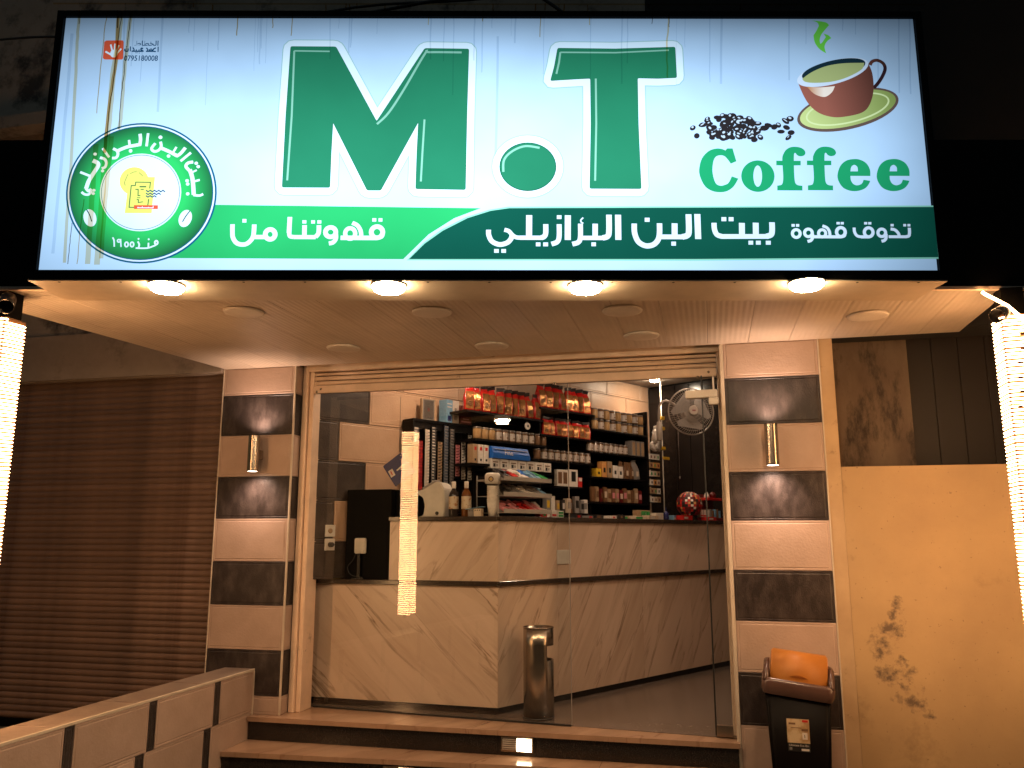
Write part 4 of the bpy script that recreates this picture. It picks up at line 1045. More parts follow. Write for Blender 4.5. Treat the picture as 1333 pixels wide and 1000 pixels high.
# ---- light columns: post wrapped with a rope light
M['rope'] = emis('lit rope light', (1.0, 0.54, 0.235), 37)
M['bracket'] = flat('brown clip', (0.25, 0.10, 0.03))
def light_column(x, y, label, seed, dx):
    o = thing('light_column', label, 'light column', (x, y, GZ), 0)
    H = 2.42 - GZ
    box('post', (-0.050, -0.050, 0), (0.050, 0.050, H - 0.002), 'black_sheet', o)
    z0, z1, pitch = 0.42 - GZ, 2.278 - GZ, 0.0185
    prof = rrect(0.069, 0.069, 0.02, 2); n = len(prof)
    per = [0.0]
    for i in range(n): a, b = Vector(prof[i]), Vector(prof[(i+1) % n]); per.append(per[-1] + (b-a).length)
    V, F = [], []; turns = int((z1 - z0) / pitch); rr = random.Random(seed); r = 0.0044
    idx = 0; jit = [rr.uniform(-0.0013, 0.0013) for _ in range(turns)]
    for t in range(turns):
        for i in range(n):
            z = z0 + pitch * (t + per[i] / per[-1]) + jit[t]
            px, py = prof[i]; L = math.hypot(px, py); ux, uy = px / L, py / L
            V += [(px, py, z - r), (px + ux*r*1.3, py + uy*r*1.3, z), (px, py, z + r)]
            if idx:
                b = 3 * idx; a = b - 3
                F += [(a, b, b+1, a+1), (a+1, b+1, b+2, a+2)]
            idx += 1
    link('light_rope', mesh('rope', V, F, 'rope'), o)
    box('backing', (-0.066, -0.066, z0), (0.066, 0.066, z1), 'rope_back', o)
    k = 0; z = z0 + 0.05
    while z < z1 - 0.04:
        link('clip', box_mesh(0.022, 0.006, 0.012, 'bracket'), o, (0.03 * sin(z * 5.1) + rr.uniform(-0.01, 0.01) + dx, -0.078, z)); z += 0.075 + rr.uniform(-0.008, 0.008)
    return o
M['rope_back'] = mat('amber lit backing film', (0.16, 0.07, 0.025), 0.6)
light_column(-0.535, -2.02, 'left column wrapped in glowing warm rope light', 1, 0.045)
light_column(4.404, -0.90, 'right column wrapped in glowing warm rope light', 2, 0.01)
tb = link('light_rope', tube_mesh([(4.262, -0.98, 2.395), (4.276, -0.98, 2.382), (4.32, -0.98, 2.352), (4.365, -0.99, 2.315), (4.42, -0.98, 2.258), (4.47, -0.98, 2.20)], 0.007, 'rope', 6))
tag(tb, 'loose end of lit rope light looping above the right column', 'rope light')
def tube_lamp(p, d, label):
    d = Vector(d).normalized(); q = Vector(p)
    o = thing('tube_lamp', label, 'lamp', p)
    o.rotation_euler = d.to_track_quat('Z', 'Y').to_euler()
    link('housing', lathe_mesh([(0.020, -0.15), (0.036, -0.14), (0.036, 0.0), (0.0335, 0.0), (0.0335, -0.08), (0.004, -0.085)], 'tube_metal', 24, cap=False), o)
    link('rim', lathe_mesh([(0.0335, 0.0), (0.0335, 0.002), (0.0368, 0.002), (0.0368, -0.001)], 'steel', 24, cap=False), o)
    box('arm', (-0.008, -0.06, -0.12), (0.008, -0.03, -0.09), 'black_sheet', o)
M['tube_metal'] = mat('dark brown lamp tube', (0.05, 0.036, 0.03), 0.4)
tube_lamp((-0.385, -2.17, 2.300), (0.5, -0.55, -0.42), 'unlit dark tube lamp at the top of the left light column')
tube_lamp((4.300, -1.03, 2.258), (-0.45, -0.6, -0.30), 'unlit dark tube lamp at the top of the right light column')

# wires above the sign
w1 = link('wire', tube_mesh(catmull([(-4.5, -0.3, 5.40), (-2.7, -0.3, 5.276), (-2.1, -0.3, 5.21), (-0.9, -0.3, 5.02), (0.5, -0.3, 5.05), (1.6, -0.3, 4.95), (3.6, -0.3, 4.9)], 5), 0.010, 'cable', 6)); tag(w1, 'black overhead wire sagging in front of the wall above the sign', 'wire')
w2 = link('wire', tube_mesh([(0.35, -0.9, 4.52), (1.2, -0.75, 4.66), (1.85, -0.6, 4.78), (2.05, -0.6, 4.60), (2.2, -0.6, 4.45)], 0.011, 'cable', 6)); tag(w2, 'black wire rising to a bend and down just above the sign', 'wire')
# ================================================================ SHOP INTERIOR
C0 = W(0.9085, 1.1029, 0)   # front corner of the counter
TB = 0.9085
def shop(name, label, cat, t, v, z, group=None, rz=0.0):
    p = W(t, v, z); return thing(name, label, cat, p, TH + rz, group)
def single(name, me, label, cat, t, v, z, group=None, rz=0.0):
    return tag(link(name, me, None, W(t, v, z), (0, 0, TH + rz)), label, cat, group)

# ---- counter
ct = thing('counter', 'two-tier veined marble service counter turning the corner inside the shop', 'counter', (C0.x, C0.y, 0), TH)
def cbox(name, lo, hi, m, bev=0.0): return box(name, lo, hi, m, ct, bev)
LBc = 3.02
cbox('core', (0.03, 0.03, 0.05), (LBc, 0.30, 1.30), 'black_sheet')
# long face towards the street side (local front = -y)
for a, b in ((0.0, 0.62), (0.62, 1.68), (1.68, 2.40), (2.40, LBc)):
    cbox('marble_panel', (a + 0.001, 0.0, 0.05), (b - 0.001, 0.028, 0.852), 'marble_panel')
    cbox('marble_panel', (a + 0.001, 0.0, 0.886), (b - 0.001, 0.028, 1.304), 'marble_panel')
cbox('plinth', (0.02, 0.015, 0.0), (LBc, 0.05, 0.05), 'black_granite')
cbox('ledge', (-0.006, -0.022, 0.853), (LBc, 0.03, 0.885), 'counter_granite', 0.002)
cbox('countertop', (-0.002, -0.022, 1.305), (LBc, 0.36, 1.336), 'counter_granite', 0.002)
cbox('cover_plate', (0.610, -0.006, 0.988), (0.768, -0.0005, 1.093), 'white_plastic', 0.001)
# short face parallel to the glass
SA = thing('counter', 'short marble end of the counter running left along the glass', 'counter', (C0.x, C0.y, 0), pi - math.atan2(0.052, 0.999)); SA.rotation_euler = (0, 0, pi + math.atan2(-0.052, 0.999) )
# build it in its own frame: x runs to the left along the glass, +y points to the street here, so depth is -y
def abox(name, lo, hi, m, bev=0.0): return box(name, lo, hi, m, SA, bev)
abox('marble_panel', (0.002, -0.028, 0.05), (1.46, 0.0, 0.852), 'marble_end_low')
abox('marble_panel', (0.002, -0.028, 0.886), (0.825, 0.0, 1.304), 'marble_end')
abox('core', (0.2, -0.30, 0.05), (1.46, -0.03, 0.85), 'black_sheet'); abox('core', (0.2, -0.30, 0.852), (0.822, -0.03, 1.303), 'black_sheet')
abox('plinth', (0.0, -0.05, 0.0), (1.46, -0.012, 0.049), 'black_granite')
abox('ledge', (0.0, -0.36, 0.853), (1.47, 0.022, 0.8845), 'counter_granite', 0.002)
abox('countertop', (0.004, -0.36, 1.3055), (0.835, 0.022, 1.3355), 'counter_granite', 0.002)
abox('side_panel', (0.823, -0.30, 0.886), (0.832, -0.001, 1.3), 'marble_panel')
aR = SA.rotation_euler[2]
def Apt(a, d, z):  # a: metres left of the corner, d: depth behind the short face
    return Vector((C0.x - cos(0.052) * a + sin(0.052) * d * 1.0, C0.y + sin(0.052) * a + cos(0.052) * d, z))
RA = -0.052   # front (-y) of an object faces the glass
def onA(name, label, cat, a, d, z, group=None, rz=0.0): return thing(name, label, cat, Apt(a, d, z), RA + rz, group)

# ---- black machine cabinet, router and sockets at the left end
bc = onA('cabinet', 'tall matt black cabinet standing on the low counter at the left', 'cabinet', 1.02, 0.03, 0.885)
box('body', (-0.185, 0.0, 0), (0.180, 0.27, 0.655), 'black_sheet', bc, 0.004)
box('side_unit', (0.183, 0.06, 0.4515), (0.37, 0.27, 0.650), 'black_sheet', bc, 0.004)
rt = onA('router', 'small off white box with a cable standing against the black cabinet', 'router', 1.07, 0.008, 1.07)
box('body', (-0.046, -0.012, 0), (0.046, 0.012, 0.112), 'white_plastic', rt, 0.006)
link('cable', tube_mesh(catmull([(-0.03, 0, 0.01), (-0.06, 0, -0.05), (-0.10, 0.0, -0.10), (-0.07, 0, -0.155), (0.02, 0, -0.172)], 5), 0.004, 'cable', 6), rt)
rs_ = onA('stand', 'small dark stand holding the router beside the black cabinet', 'stand', 1.08, 0.012, 0.885)
box('post', (-0.012, -0.01, 0), (0.012, 0.01, 0.186), 'black_gloss', rs_); box('base', (-0.05, -0.025, 0), (0.05, 0.014, 0.012), 'black_gloss', rs_, 0.003)
def socket(t, z, label, plug):
    s = shop('wall_socket', label, 'socket', t, 0.0015, z)
    box('plate', (-0.043, -0.010, -0.043), (0.043, 0, 0.043), 'white_plastic', s, 0.003)
    link('recess', lathe_mesh([(0.019, 0), (0.019, 0.002), (0.012, 0.003)], 'p_kraft', 16), s, (0, -0.010, 0), (pi / 2, 0, 0))
    if plug:
        link('plug', lathe_mesh([(0.018, 0), (0.018, 0.03), (0.010, 0.045)], 'cable', 14), s, (0, -0.012, 0), (pi / 2, 0, 0))
socket(0.235, 1.235, 'upper square wall socket on the dark tiles, empty', False)
socket(0.235, 1.135, 'lower square wall socket on the dark tiles with a black plug', True)

# ---- bank card board hanging as a diamond
cd = onA('card_sign', 'dark blue bank card sign hanging as a diamond above the black cabinet', 'sign', 0.80, 0.06, 1.69)
db = thing('x', None, None); bpy.data.objects.remove(db)
bd = link('board', box_mesh(0.19, 0.008, 0.19, 'p_navy', 0.004), cd, (0, 0, 0), (0, radians(55), 0))
link('card', box_mesh(0.055, 0.004, 0.040, 'p_white', 0.002), cd, (-0.055, -0.0065, -0.03), (0, radians(60), 0)); link('stripe', box_mesh(0.10, 0.003, 0.010, 'p_white'), cd, (0.025, -0.0062, 0.02), (0, radians(-38), 0))
link('stripe', box_mesh(0.03, 0.003, 0.008, 'p_red'), cd, (-0.055, -0.009, -0.03), (0, radians(60), 0))
link('string', tube_mesh([(0, 0, 0.13), (0.0, 0.0, 0.55)], 0.0015, 'cable', 5), cd)

# ---- white tapered machine, bottles, cup stack and cartons on the short counter
mc = onA('scale', 'off white tapered till scale with slanted top on the counter, left of the bottles', 'scale', 0.53, 0.14, 1.336)
V = [(-0.13, -0.10, 0), (0.095, -0.10, 0), (0.095, 0.10, 0), (-0.13, 0.10, 0), (-0.045, -0.085, 0.15), (0.09, -0.085, 0.15), (0.09, 0.085, 0.15), (-0.045, 0.085, 0.15), (-0.10, -0.085, 0.205), (0.085, -0.085, 0.24), (0.085, 0.085, 0.24), (-0.10, 0.085, 0.205)]
me = mesh('m', [(-0.10, 0, 0), (0.10, 0, 0), (0.105, 0, 0.10), (0.10, 0, 0.20), (0.075, 0, 0.245), (0.04, 0, 0.255), (-0.06, 0, 0.20), (-0.11, 0, 0.185), (-0.11, 0, 0.165), (-0.065, 0, 0.14), (-0.05, 0, 0.08), (-0.06, 0, 0.01)], [tuple(range(12))], 'white_plastic')
bm = bmesh.new(); bm.from_mesh(me); r_ = bmesh.ops.extrude_face_region(bm, geom=list(bm.faces)); bmesh.ops.translate(bm, verts=[v for v in r_['geom'] if isinstance(v, bmesh.types.BMVert)], vec=(0, 0.19, 0))
bmesh.ops.recalc_face_normals(bm, faces=bm.faces); bmesh.ops.bevel(bm, geom=list(bm.edges), offset=0.006, segments=2, affect='EDGES'); bm.to_mesh(me); bm.free()
link('body', me, mc, (0, -0.1, 0)); link('display', box_mesh(0.12, 0.10, 0.012, 'grey_plastic', 0.003), mc, (-0.03, -0.02, 0.236), (0, radians(-29), 0))
link('knob', lathe_mesh([(0.013, 0), (0.013, 0.006), (0.009, 0.009)], 'black_gloss', 16), mc, (0.05, -0.102, 0.025), (pi / 2, 0, 0))
def bottle(a, d, body, label):
    o = onA('bottle', label, 'bottle', a, d, 1.336, 'sauce bottles on the counter')
    link('body', lathe_mesh([(0.034, 0.0), (0.036, 0.01), (0.036, 0.15), (0.030, 0.175), (0.014, 0.20), (0.013, 0.225)], body, 20), o)
    link('label', lathe_mesh([(0.0368, 0.055), (0.0368, 0.145)], 'bottle_label', 20, cap=False), o)
    link('cap', lathe_mesh([(0.015, 0.205), (0.016, 0.21), (0.016, 0.252), (0.013, 0.255)], 'p_white', 16), o)
M['bottle_label'] = mat('cream floral label', (0.55, 0.45, 0.33), 0.5, col2=(0.35, 0.16, 0.06), nscale=26, nlo=0.55, nhi=0.62)
M['bottle_dark'] = mat('dark syrup bottle', (0.03, 0.022, 0.02), 0.12); M['bottle_amber'] = mat('amber syrup bottle', (0.16, 0.055, 0.014), 0.12)
bottle(0.372, 0.09, 'bottle_dark', 'dark syrup bottle with floral label and white cap, left of two')
bottle(0.273, 0.09, 'bottle_amber', 'amber syrup bottle with floral label and white cap, right of two')
cp_ = onA('cup_stack', 'tall stack of printed white paper cups beside the sweets rack', 'cup stack', 0.075, 0.10, 1.336)
pr = [(0.030, 0.0), (0.041, 0.10)]; z = 0.10
for i in range(9): pr += [(0.038, z + 0.001), (0.043, z + 0.011), (0.043, z + 0.013)]; z += 0.0135
link('cups', lathe_mesh(pr, 'p_white', 24), cp_)
link('lid', lathe_mesh([(0.050, 0.232), (0.058, 0.24), (0.058, 0.295), (0.045, 0.312)], 'p_white', 24), cp_)
link('ring_print', lathe_mesh([(0.020, 0), (0.020, 0.001), (0.012, 0.001), (0.012, 0)], 'p_brown', 20, cap=False), cp_, (0.006, -0.0595, 0.265), (pi / 2, 0, 0))
link('dot_print', lathe_mesh([(0.008, 0), (0.008, 0.001)], 'p_yellow', 14), cp_, (0.006, -0.0585, 0.265), (pi / 2, 0, 0))
for a, w, h, m, lb in ((0.165, 0.055, 0.055, 'p_cream', 'small cream carton with three dark dots left of the cup stack'), (0.215, 0.04, 0.05, 'p_grey', 'small grey carton tucked beside the amber bottle')):
    o = onA('carton', lb, 'box', a, 0.05, 1.336); box('body', (-w/2, -0.03, 0), (w/2, 0.03, h), m, o, 0.001)
    for i in range(3): box('print', (-w/2 + 0.008 + i * w * 0.3, -0.0312, h * 0.72), (-w/2 + 0.016 + i * w * 0.3, -0.0302, h * 0.86), 'p_black', o)
o = onA('leaflet', 'blue and white folded leaflet lying across small cartons', 'leaflet', 0.19, 0.05, 1.392); link('sheet', box_mesh(0.13, 0.07, 0.003, 'p_lightblue'), o, (0, 0, 0.004), (0, radians(-8), 0))

# ---- sweets rack on the long counter
rk = shop('sweets_rack', 'three-tier silver sweets rack on the counter corner filled with packets', 'display rack', TB + 0.05, 0.95, 1.336)
box('post', (0.0, 0.128, 0), (0.008, 0.136, 0.30), 'rack_grey', rk); box('post', (0.0, -0.10, 0), (0.008, -0.092, 0.27), 'rack_grey', rk); box('rail', (0.0, -0.091, 0.262), (0.008, 0.127, 0.270), 'rack_grey', rk); box('back_panel', (0.0, 0.135, 0), (0.50, 0.14, 0.30), 'shelf_black', rk)
tiers = [(0.030, ['p_pink', 'p_pink', 'p_red', 'p_pink', 'p_white']), (0.150, ['p_black', 'p_grey', 'p_white', 'p_grey', 'p_lightblue']), (0.262, ['p_black', 'p_red', 'p_white', 'p_blue', 'p_lightblue', 'p_green'])]
rn = random.Random(3)
for i, (z, cols) in enumerate(tiers):
    V, F = multi_box([((0.004, -0.15, z - 0.006), (0.51, 0.13, z)), ((0.004, -0.156, z - 0.006), (0.51, -0.150, z + 0.024))])
    link('tray', mesh('tray', V, F, 'rack_grey'), rk)
    for d in (0.17, 0.335):
        link('divider', mesh('d', [(d, -0.148, z), (d, 0.13, z), (d, 0.13, z + 0.075), (d, -0.11, z + 0.03)], [(0, 1, 2, 3)], 'rack_grey'), rk)
    n = 9
    for k in range(n):
        x = 0.03 + 0.465 * (k + 0.5) / n; m = cols[int(k * len(cols) / n)]
        for yy in (-0.10, -0.02):
            link('packet', box_mesh(0.040, 0.075, 0.020, m, 0.003), rk, (x, yy, z + 0.022 + rn.uniform(0, 0.01) + (yy + 0.1) * 0.5), (radians(24 + rn.uniform(-9, 9)), radians(rn.uniform(-14, 14)), radians(rn.uniform(-20, 20))))
M_ = None
def carton(t, v, z, sx, sy, h, m, lb, prints=(), group=None, rz=0.0, cat='box', name='carton'):
    o = shop(name, lb, cat, t, v, z, group, rz)
    box('body', (-sx/2, -sy/2, 0), (sx/2, sy/2, h), m, o, 0.001)
    for (x0, z0, x1, z1, pm) in prints:
        box('print', (-sx/2 + x0*sx, -sy/2 - 0.0013, z0*h), (-sx/2 + x1*sx, -sy/2 - 0.0003, z1*h), pm, o)
    return o
V1 = 0.95
carton(TB + 0.62, V1, 1.336, 0.11, 0.06, 0.058, 'p_red', 'red and white carton right of the sweets rack', [(0.3, 0.2, 0.55, 0.8, 'p_green'), (0.7, 0.1, 0.98, 0.9, 'p_white')])
carton(TB + 0.725, V1, 1.336, 0.06, 0.06, 0.058, 'p_white', 'white carton with red stripe between red and green cartons', [(0.1, 0.2, 0.9, 0.5, 'p_red')])
carton(TB + 0.80, V1, 1.336, 0.07, 0.06, 0.055, 'p_white', 'white carton with green bars, right of the red cartons', [(0.15, 0.15, 0.9, 0.45, 'p_green'), (0.15, 0.58, 0.9, 0.85, 'p_green')])
# low clutter to the right of it
rn = random.Random(11)
items = [(1.00, 0.10, 0.030, 'p_black', 'black flat box on the counter, just right of the glass joint'), (1.13, 0.08, 0.022, 'p_grey', 'grey charger box lying on the counter'), (1.25, 0.12, 0.032, 'p_black', 'black phone case packet lying on the counter'),
         (1.40, 0.09, 0.025, 'p_white', 'small white lighter tray on the counter'), (1.53, 0.08, 0.034, 'p_black', 'black lighter tray on the counter'), (1.66, 0.10, 0.028, 'p_kraft', 'kraft card packet lying on the counter'),
         (1.83, 0.20, 0.030, 'p_cream', 'long cream carton with a brown oval in front of the shelves'), (2.03, 0.16, 0.038, 'p_cream', 'long cream carton with green print right of the oval one'),
         (2.14, 0.10, 0.062, 'p_white', 'white carton topped with red stripe left of the red globe')]
for t, w, h, m, lb in items:
    pr = [(0.2 + 0.3*rn.random(), 0.2, 0.6 + 0.2*rn.random(), 0.8, rn.choice(['p_brown', 'p_grey', 'p_white', 'p_red', 'p_green']))]
    carton(TB + t, V1 + rn.uniform(-0.03, 0.05), 1.336, w, 0.07, h, m, lb, pr, rz=rn.uniform(-0.2, 0.2))
carton(TB + 2.00, V1 - 0.07, 1.336, 0.20, 0.05, 0.085, 'p_kraft', 'upright card with green and white print behind the cream cartons', [(0.3, 0.35, 0.95, 0.9, 'p_green'), (0.6, 0.1, 0.7, 0.8, 'p_white')])
o = shop('trinket', 'small dark blue figurine with a pin on top left of the red globe', 'figurine', TB + 2.28, V1, 1.336)
link('body', lathe_mesh([(0.022, 0), (0.028, 0.02), (0.020, 0.045), (0.024, 0.06), (0.010, 0.078), (0.003, 0.082), (0.002, 0.115)], 'p_navy', 14), o)
carton(TB + 2.38, V1, 1.336, 0.07, 0.05, 0.045, 'p_lightblue', 'pale blue crumpled packet left of the red globe', [(0.1, 0.2, 0.8, 0.5, 'p_white')], rz=0.3)
carton(TB + 2.50, V1 + 0.05, 1.336, 0.15, 0.08, 0.045, 'p_red', 'flat red tray left in front of the red globe', [(0.1, 0.3, 0.5, 0.7, 'p_white')])
# red mosaic globe
gl = shop('mosaic_globe', 'round red mosaic globe sweet jar on a black base on the counter', 'globe', TB + 2.70, V1 - 0.02, 1.336)
link('base', lathe_mesh([(0.075, 0), (0.08, 0.015), (0.07, 0.05), (0.05, 0.06)], 'black_gloss', 24), gl)
bm = bmesh.new(); bmesh.ops.create_uvsphere(bm, u_segments=28, v_segments=16, radius=0.122)
geo = bmesh.ops.inset_individual(bm, faces=list(bm.faces), thickness=0.002, depth=0.002); me = bpy.data.meshes.new('globe')
bm.to_mesh(me); bm.free()
rn = random.Random(4)
for m in ('p_red', 'p_orange', 'p_darkred', 'p_gold', 'p_white', 'p_black'): me.materials.append(M['g_' + m] if ('g_' + m) in M else M[m])
for p in me.polygons: p.material_index = rn.choice([0, 0, 0, 0, 2, 2, 2, 2, 1, 3, 4, 5, 5]) if p.area > 0.00008 else 5
link('globe', me, gl, (0, 0, 0.152))
carton(TB + 2.87, V1 + 0.08, 1.336, 0.14, 0.08, 0.035, 'p_red', 'flat red tray in front and right of the red globe', [(0.1, 0.3, 0.6, 0.7, 'p_white')])
carton(TB + 2.90, V1 - 0.02, 1.372, 0.12, 0.05, 0.07, 'p_white', 'pair of white cartons standing on the red tray', [(0.45, 0.0, 0.52, 1, 'p_grey'), (0.1, 0.1, 0.9, 0.3, 'p_red')])
rd = shop('display_stand', 'dark red display stand holding small goods at the right end of the counter', 'display stand', TB + 3.05, V1 - 0.02, 1.336)
box('base', (-0.10, -0.09, 0), (0.16, 0.09, 0.03), 'p_darkred', rd, 0.003); box('back', (-0.10, 0.05, 0.03), (0.16, 0.06, 0.26), 'p_darkred', rd); box('shelf', (-0.10, -0.05, 0.20), (0.16, 0.05, 0.225), 'p_red', rd, 0.002)
for i in range(6): link('packet', box_mesh(0.028, 0.03, rn.uniform(0.06, 0.1), rn.choice(['p_grey', 'p_white', 'p_black', 'p_brown', 'p_lightblue']), 0.002, 'b'), rd, (-0.075 + i * 0.042, -0.02, 0.03), (0, rn.uniform(-0.15, 0.15), 0))
link('white_cone', lathe_mesh([(0.028, 0), (0.026, 0.02), (0.012, 0.05), (0.003, 0.065)], 'p_white', 14), rd, (-0.04, 0, 0.225)); link('fruit', lathe_mesh([(0.01, 0), (0.03, 0.015), (0.034, 0.035), (0.02, 0.055), (0.004, 0.06)], 'p_darkred', 14), rd, (0.07, 0, 0.225))

# ---- black shelf unit
SV = 0.35
su = shop('shelf_unit', 'black wall shelving filled with coffee bags and jars behind the counter', 'shelves', 1.36, 0, 0.9)
def sh(name, t0, t1, z0, z1, v0=0.012, v1=0.35, m='shelf_black'):
    box(name, (t0 - 1.36, -v1, z0 - 0.9), (t1 - 1.36, -v0, z1 - 0.9), m, su, 0.001)
sh('back_panel', 1.34, 3.80, 1.2, 2.20, 0.002, 0.014)
for t0, t1, z in ((1.27, 2.20, 2.22), (2.16, 2.93, 2.34), (2.16, 2.93, 2.095), (1.37, 2.25, 1.992), (2.05, 2.90, 1.868), (2.88, 3.77, 2.210), (2.84, 3.77, 1.990), (1.31, 1.54, 1.785), (1.50, 2.32, 1.752), (2.86, 3.72, 1.750), (2.34, 2.74, 1.640), (2.80, 3.77, 1.512), (1.36, 2.80, 1.40), (2.2, 2.86, 1.395)):
    sh('shelf', t0, t1, z - 0.018, z)
for t in (2.205, 2.905): sh('upright', t - 0.009, t + 0.009, 1.2, 2.45 if t > 2.8 else 2.30, 0.014, 0.30)
sh('upright', 3.765, 3.785, 1.2, 2.46, 0.014, 0.35)
sh('back_panel', 2.2, 3.77, 2.202, 2.42, 0.002, 0.012)

# ---- cigarette dispenser cabinet
cg = shop('cigarette_cabinet', 'black cigarette cabinet with vertical columns of packs, left of the shelves', 'cabinet', 0.875, 0, 1.40)
CW = 0.665
box('top_board', (0.0, -0.152, 0.708), (CW, -0.012, 0.728), 'shelf_black', cg, 0.001)
box('top_front', (0.0, -0.136, 0.655), (CW, -0.122, 0.707), 'shelf_black', cg)
for x_ in (0.0, CW - 0.012): box('side_panel', (x_, -0.150, 0.0), (x_ + 0.012, -0.012, 0.707), 'shelf_black', cg)
box('back_panel', (0.0125, -0.095, 0.0), (CW - 0.0125, -0.085, 0.654), 'shelf_black', cg); box('bottom_board', (0.0, -0.150, -0.02), (CW, -0.012, -0.001), 'shelf_black', cg)
ctl = [(0.885, 2.056, 1.94), (0.950, 1.95, 1.545), (1.020, 2.056, 1.57), (1.088, 2.081, 1.55), (1.155, 1.975, 1.552), (1.220, 2.106, 1.548), (1.284, 2.08, 1.55), (1.348, 1.962, 1.686), (1.412, 2.006, 1.663), (1.484, 2.052, 1.66)]
for i in range(9): box('divider', ((ctl[i][0] + ctl[i+1][0]) / 2 - 0.875 - 0.001, -0.135, 0.0), ((ctl[i][0] + ctl[i+1][0]) / 2 - 0.875 + 0.001, -0.096, 0.65), 'shelf_black', cg)
cols = ['p_grey', 'p_red', 'p_white', 'p_dimgrey', 'p_kraft', 'p_slate', 'p_dimgrey', 'p_pink', 'p_white', 'p_white']
names = ['short grey', 'bright red', 'plain white', 'dark grey', 'kraft brown', 'blue grey', 'slate grey', 'pink and red', 'white', 'tall white']
for i, m in enumerate(cols):
    t, zt, zb = ctl[i]; rr = random.Random(i)
    if i == 0: t = 0.905
    boxes = []; z = zb
    while z < zt - 0.015:
        dx = rr.uniform(-0.0015, 0.0015); boxes.append(((-0.022 + dx, -0.012, z - zb), (0.022 + dx, 0.03, z - zb + 0.0195))); z += 0.0240
    V, F = multi_box(boxes)
    o = shop('cigarette_stack', '%s column of cigarette packs, %s from the left in the black cabinet' % (names[i], ORD[i]), 'cigarette packs', t, 0.145, zb, 'columns of cigarette packs')
    link('packs', mesh('p', V, F, m), o)
    V, F = multi_box([((b[0][0] + 0.005, -0.0135, b[0][2] + 0.0075), (b[1][0] - rr.choice((0.006, 0.016)), -0.0122, b[1][2] - 0.004)) for b in boxes])
    link('pack_print', mesh('p', V, F, ['p_white', 'p_darkred', 'p_cream', 'p_white', 'p_black', 'p_grey', 'p_grey', 'p_darkred', 'p_black', 'p_black'][i]), o)
    link('column_case', mesh('c', *multi_box([((-0.0245, -0.010, -0.012), (-0.0228, 0.03, zt - zb + 0.004)), ((0.0228, -0.010, -0.012), (0.0245, 0.03, zt - zb + 0.004)), ((-0.0245, -0.012, -0.014), (0.0245, 0.03, -0.0125))]), 'shelf_black'), o)
# things on top of the cabinet
carton(1.075, 0.085, 2.1285, 0.125, 0.035, 0.185, 'p_kraft', 'thick decorated book standing on the cigarette cabinet', [(0.08, 0.04, 0.92, 0.96, 'p_grey'), (0.14, 0.08, 0.86, 0.92, 'p_dimgrey'), (0.42, 0.42, 0.58, 0.58, 'p_red')], name='book', cat='book', rz=-0.25)
carton(1.305, 0.085, 2.1285, 0.15, 0.09, 0.195, 'p_lightblue', 'blue and white flask carton on the cigarette cabinet', [(0.48, 0.0, 1, 1, 'p_white'), (0.60, 0.15, 0.88, 0.52, 'p_grey'), (0.65, 0.52, 0.82, 0.68, 'p_black'), (0.05, 0.80, 0.40, 0.84, 'p_white'), (0.05, 0.66, 0.40, 0.70, 'p_white'), (0.1, 0.08, 0.35, 0.3, 'p_navy')], rz=0.12)
carton(1.47, 0.085, 2.1285, 0.13, 0.07, 0.165, 'p_darkred', 'dark maroon carton with pale print beside the flask carton', [(0.1, 0.55, 0.38, 0.85, 'p_brown'), (0.6, 0.5, 0.85, 0.85, 'p_grey'), (0.08, 0.12, 0.9, 0.2, 'p_pink'), (0.2, 0.28, 0.75, 0.33, 'p_pink')])

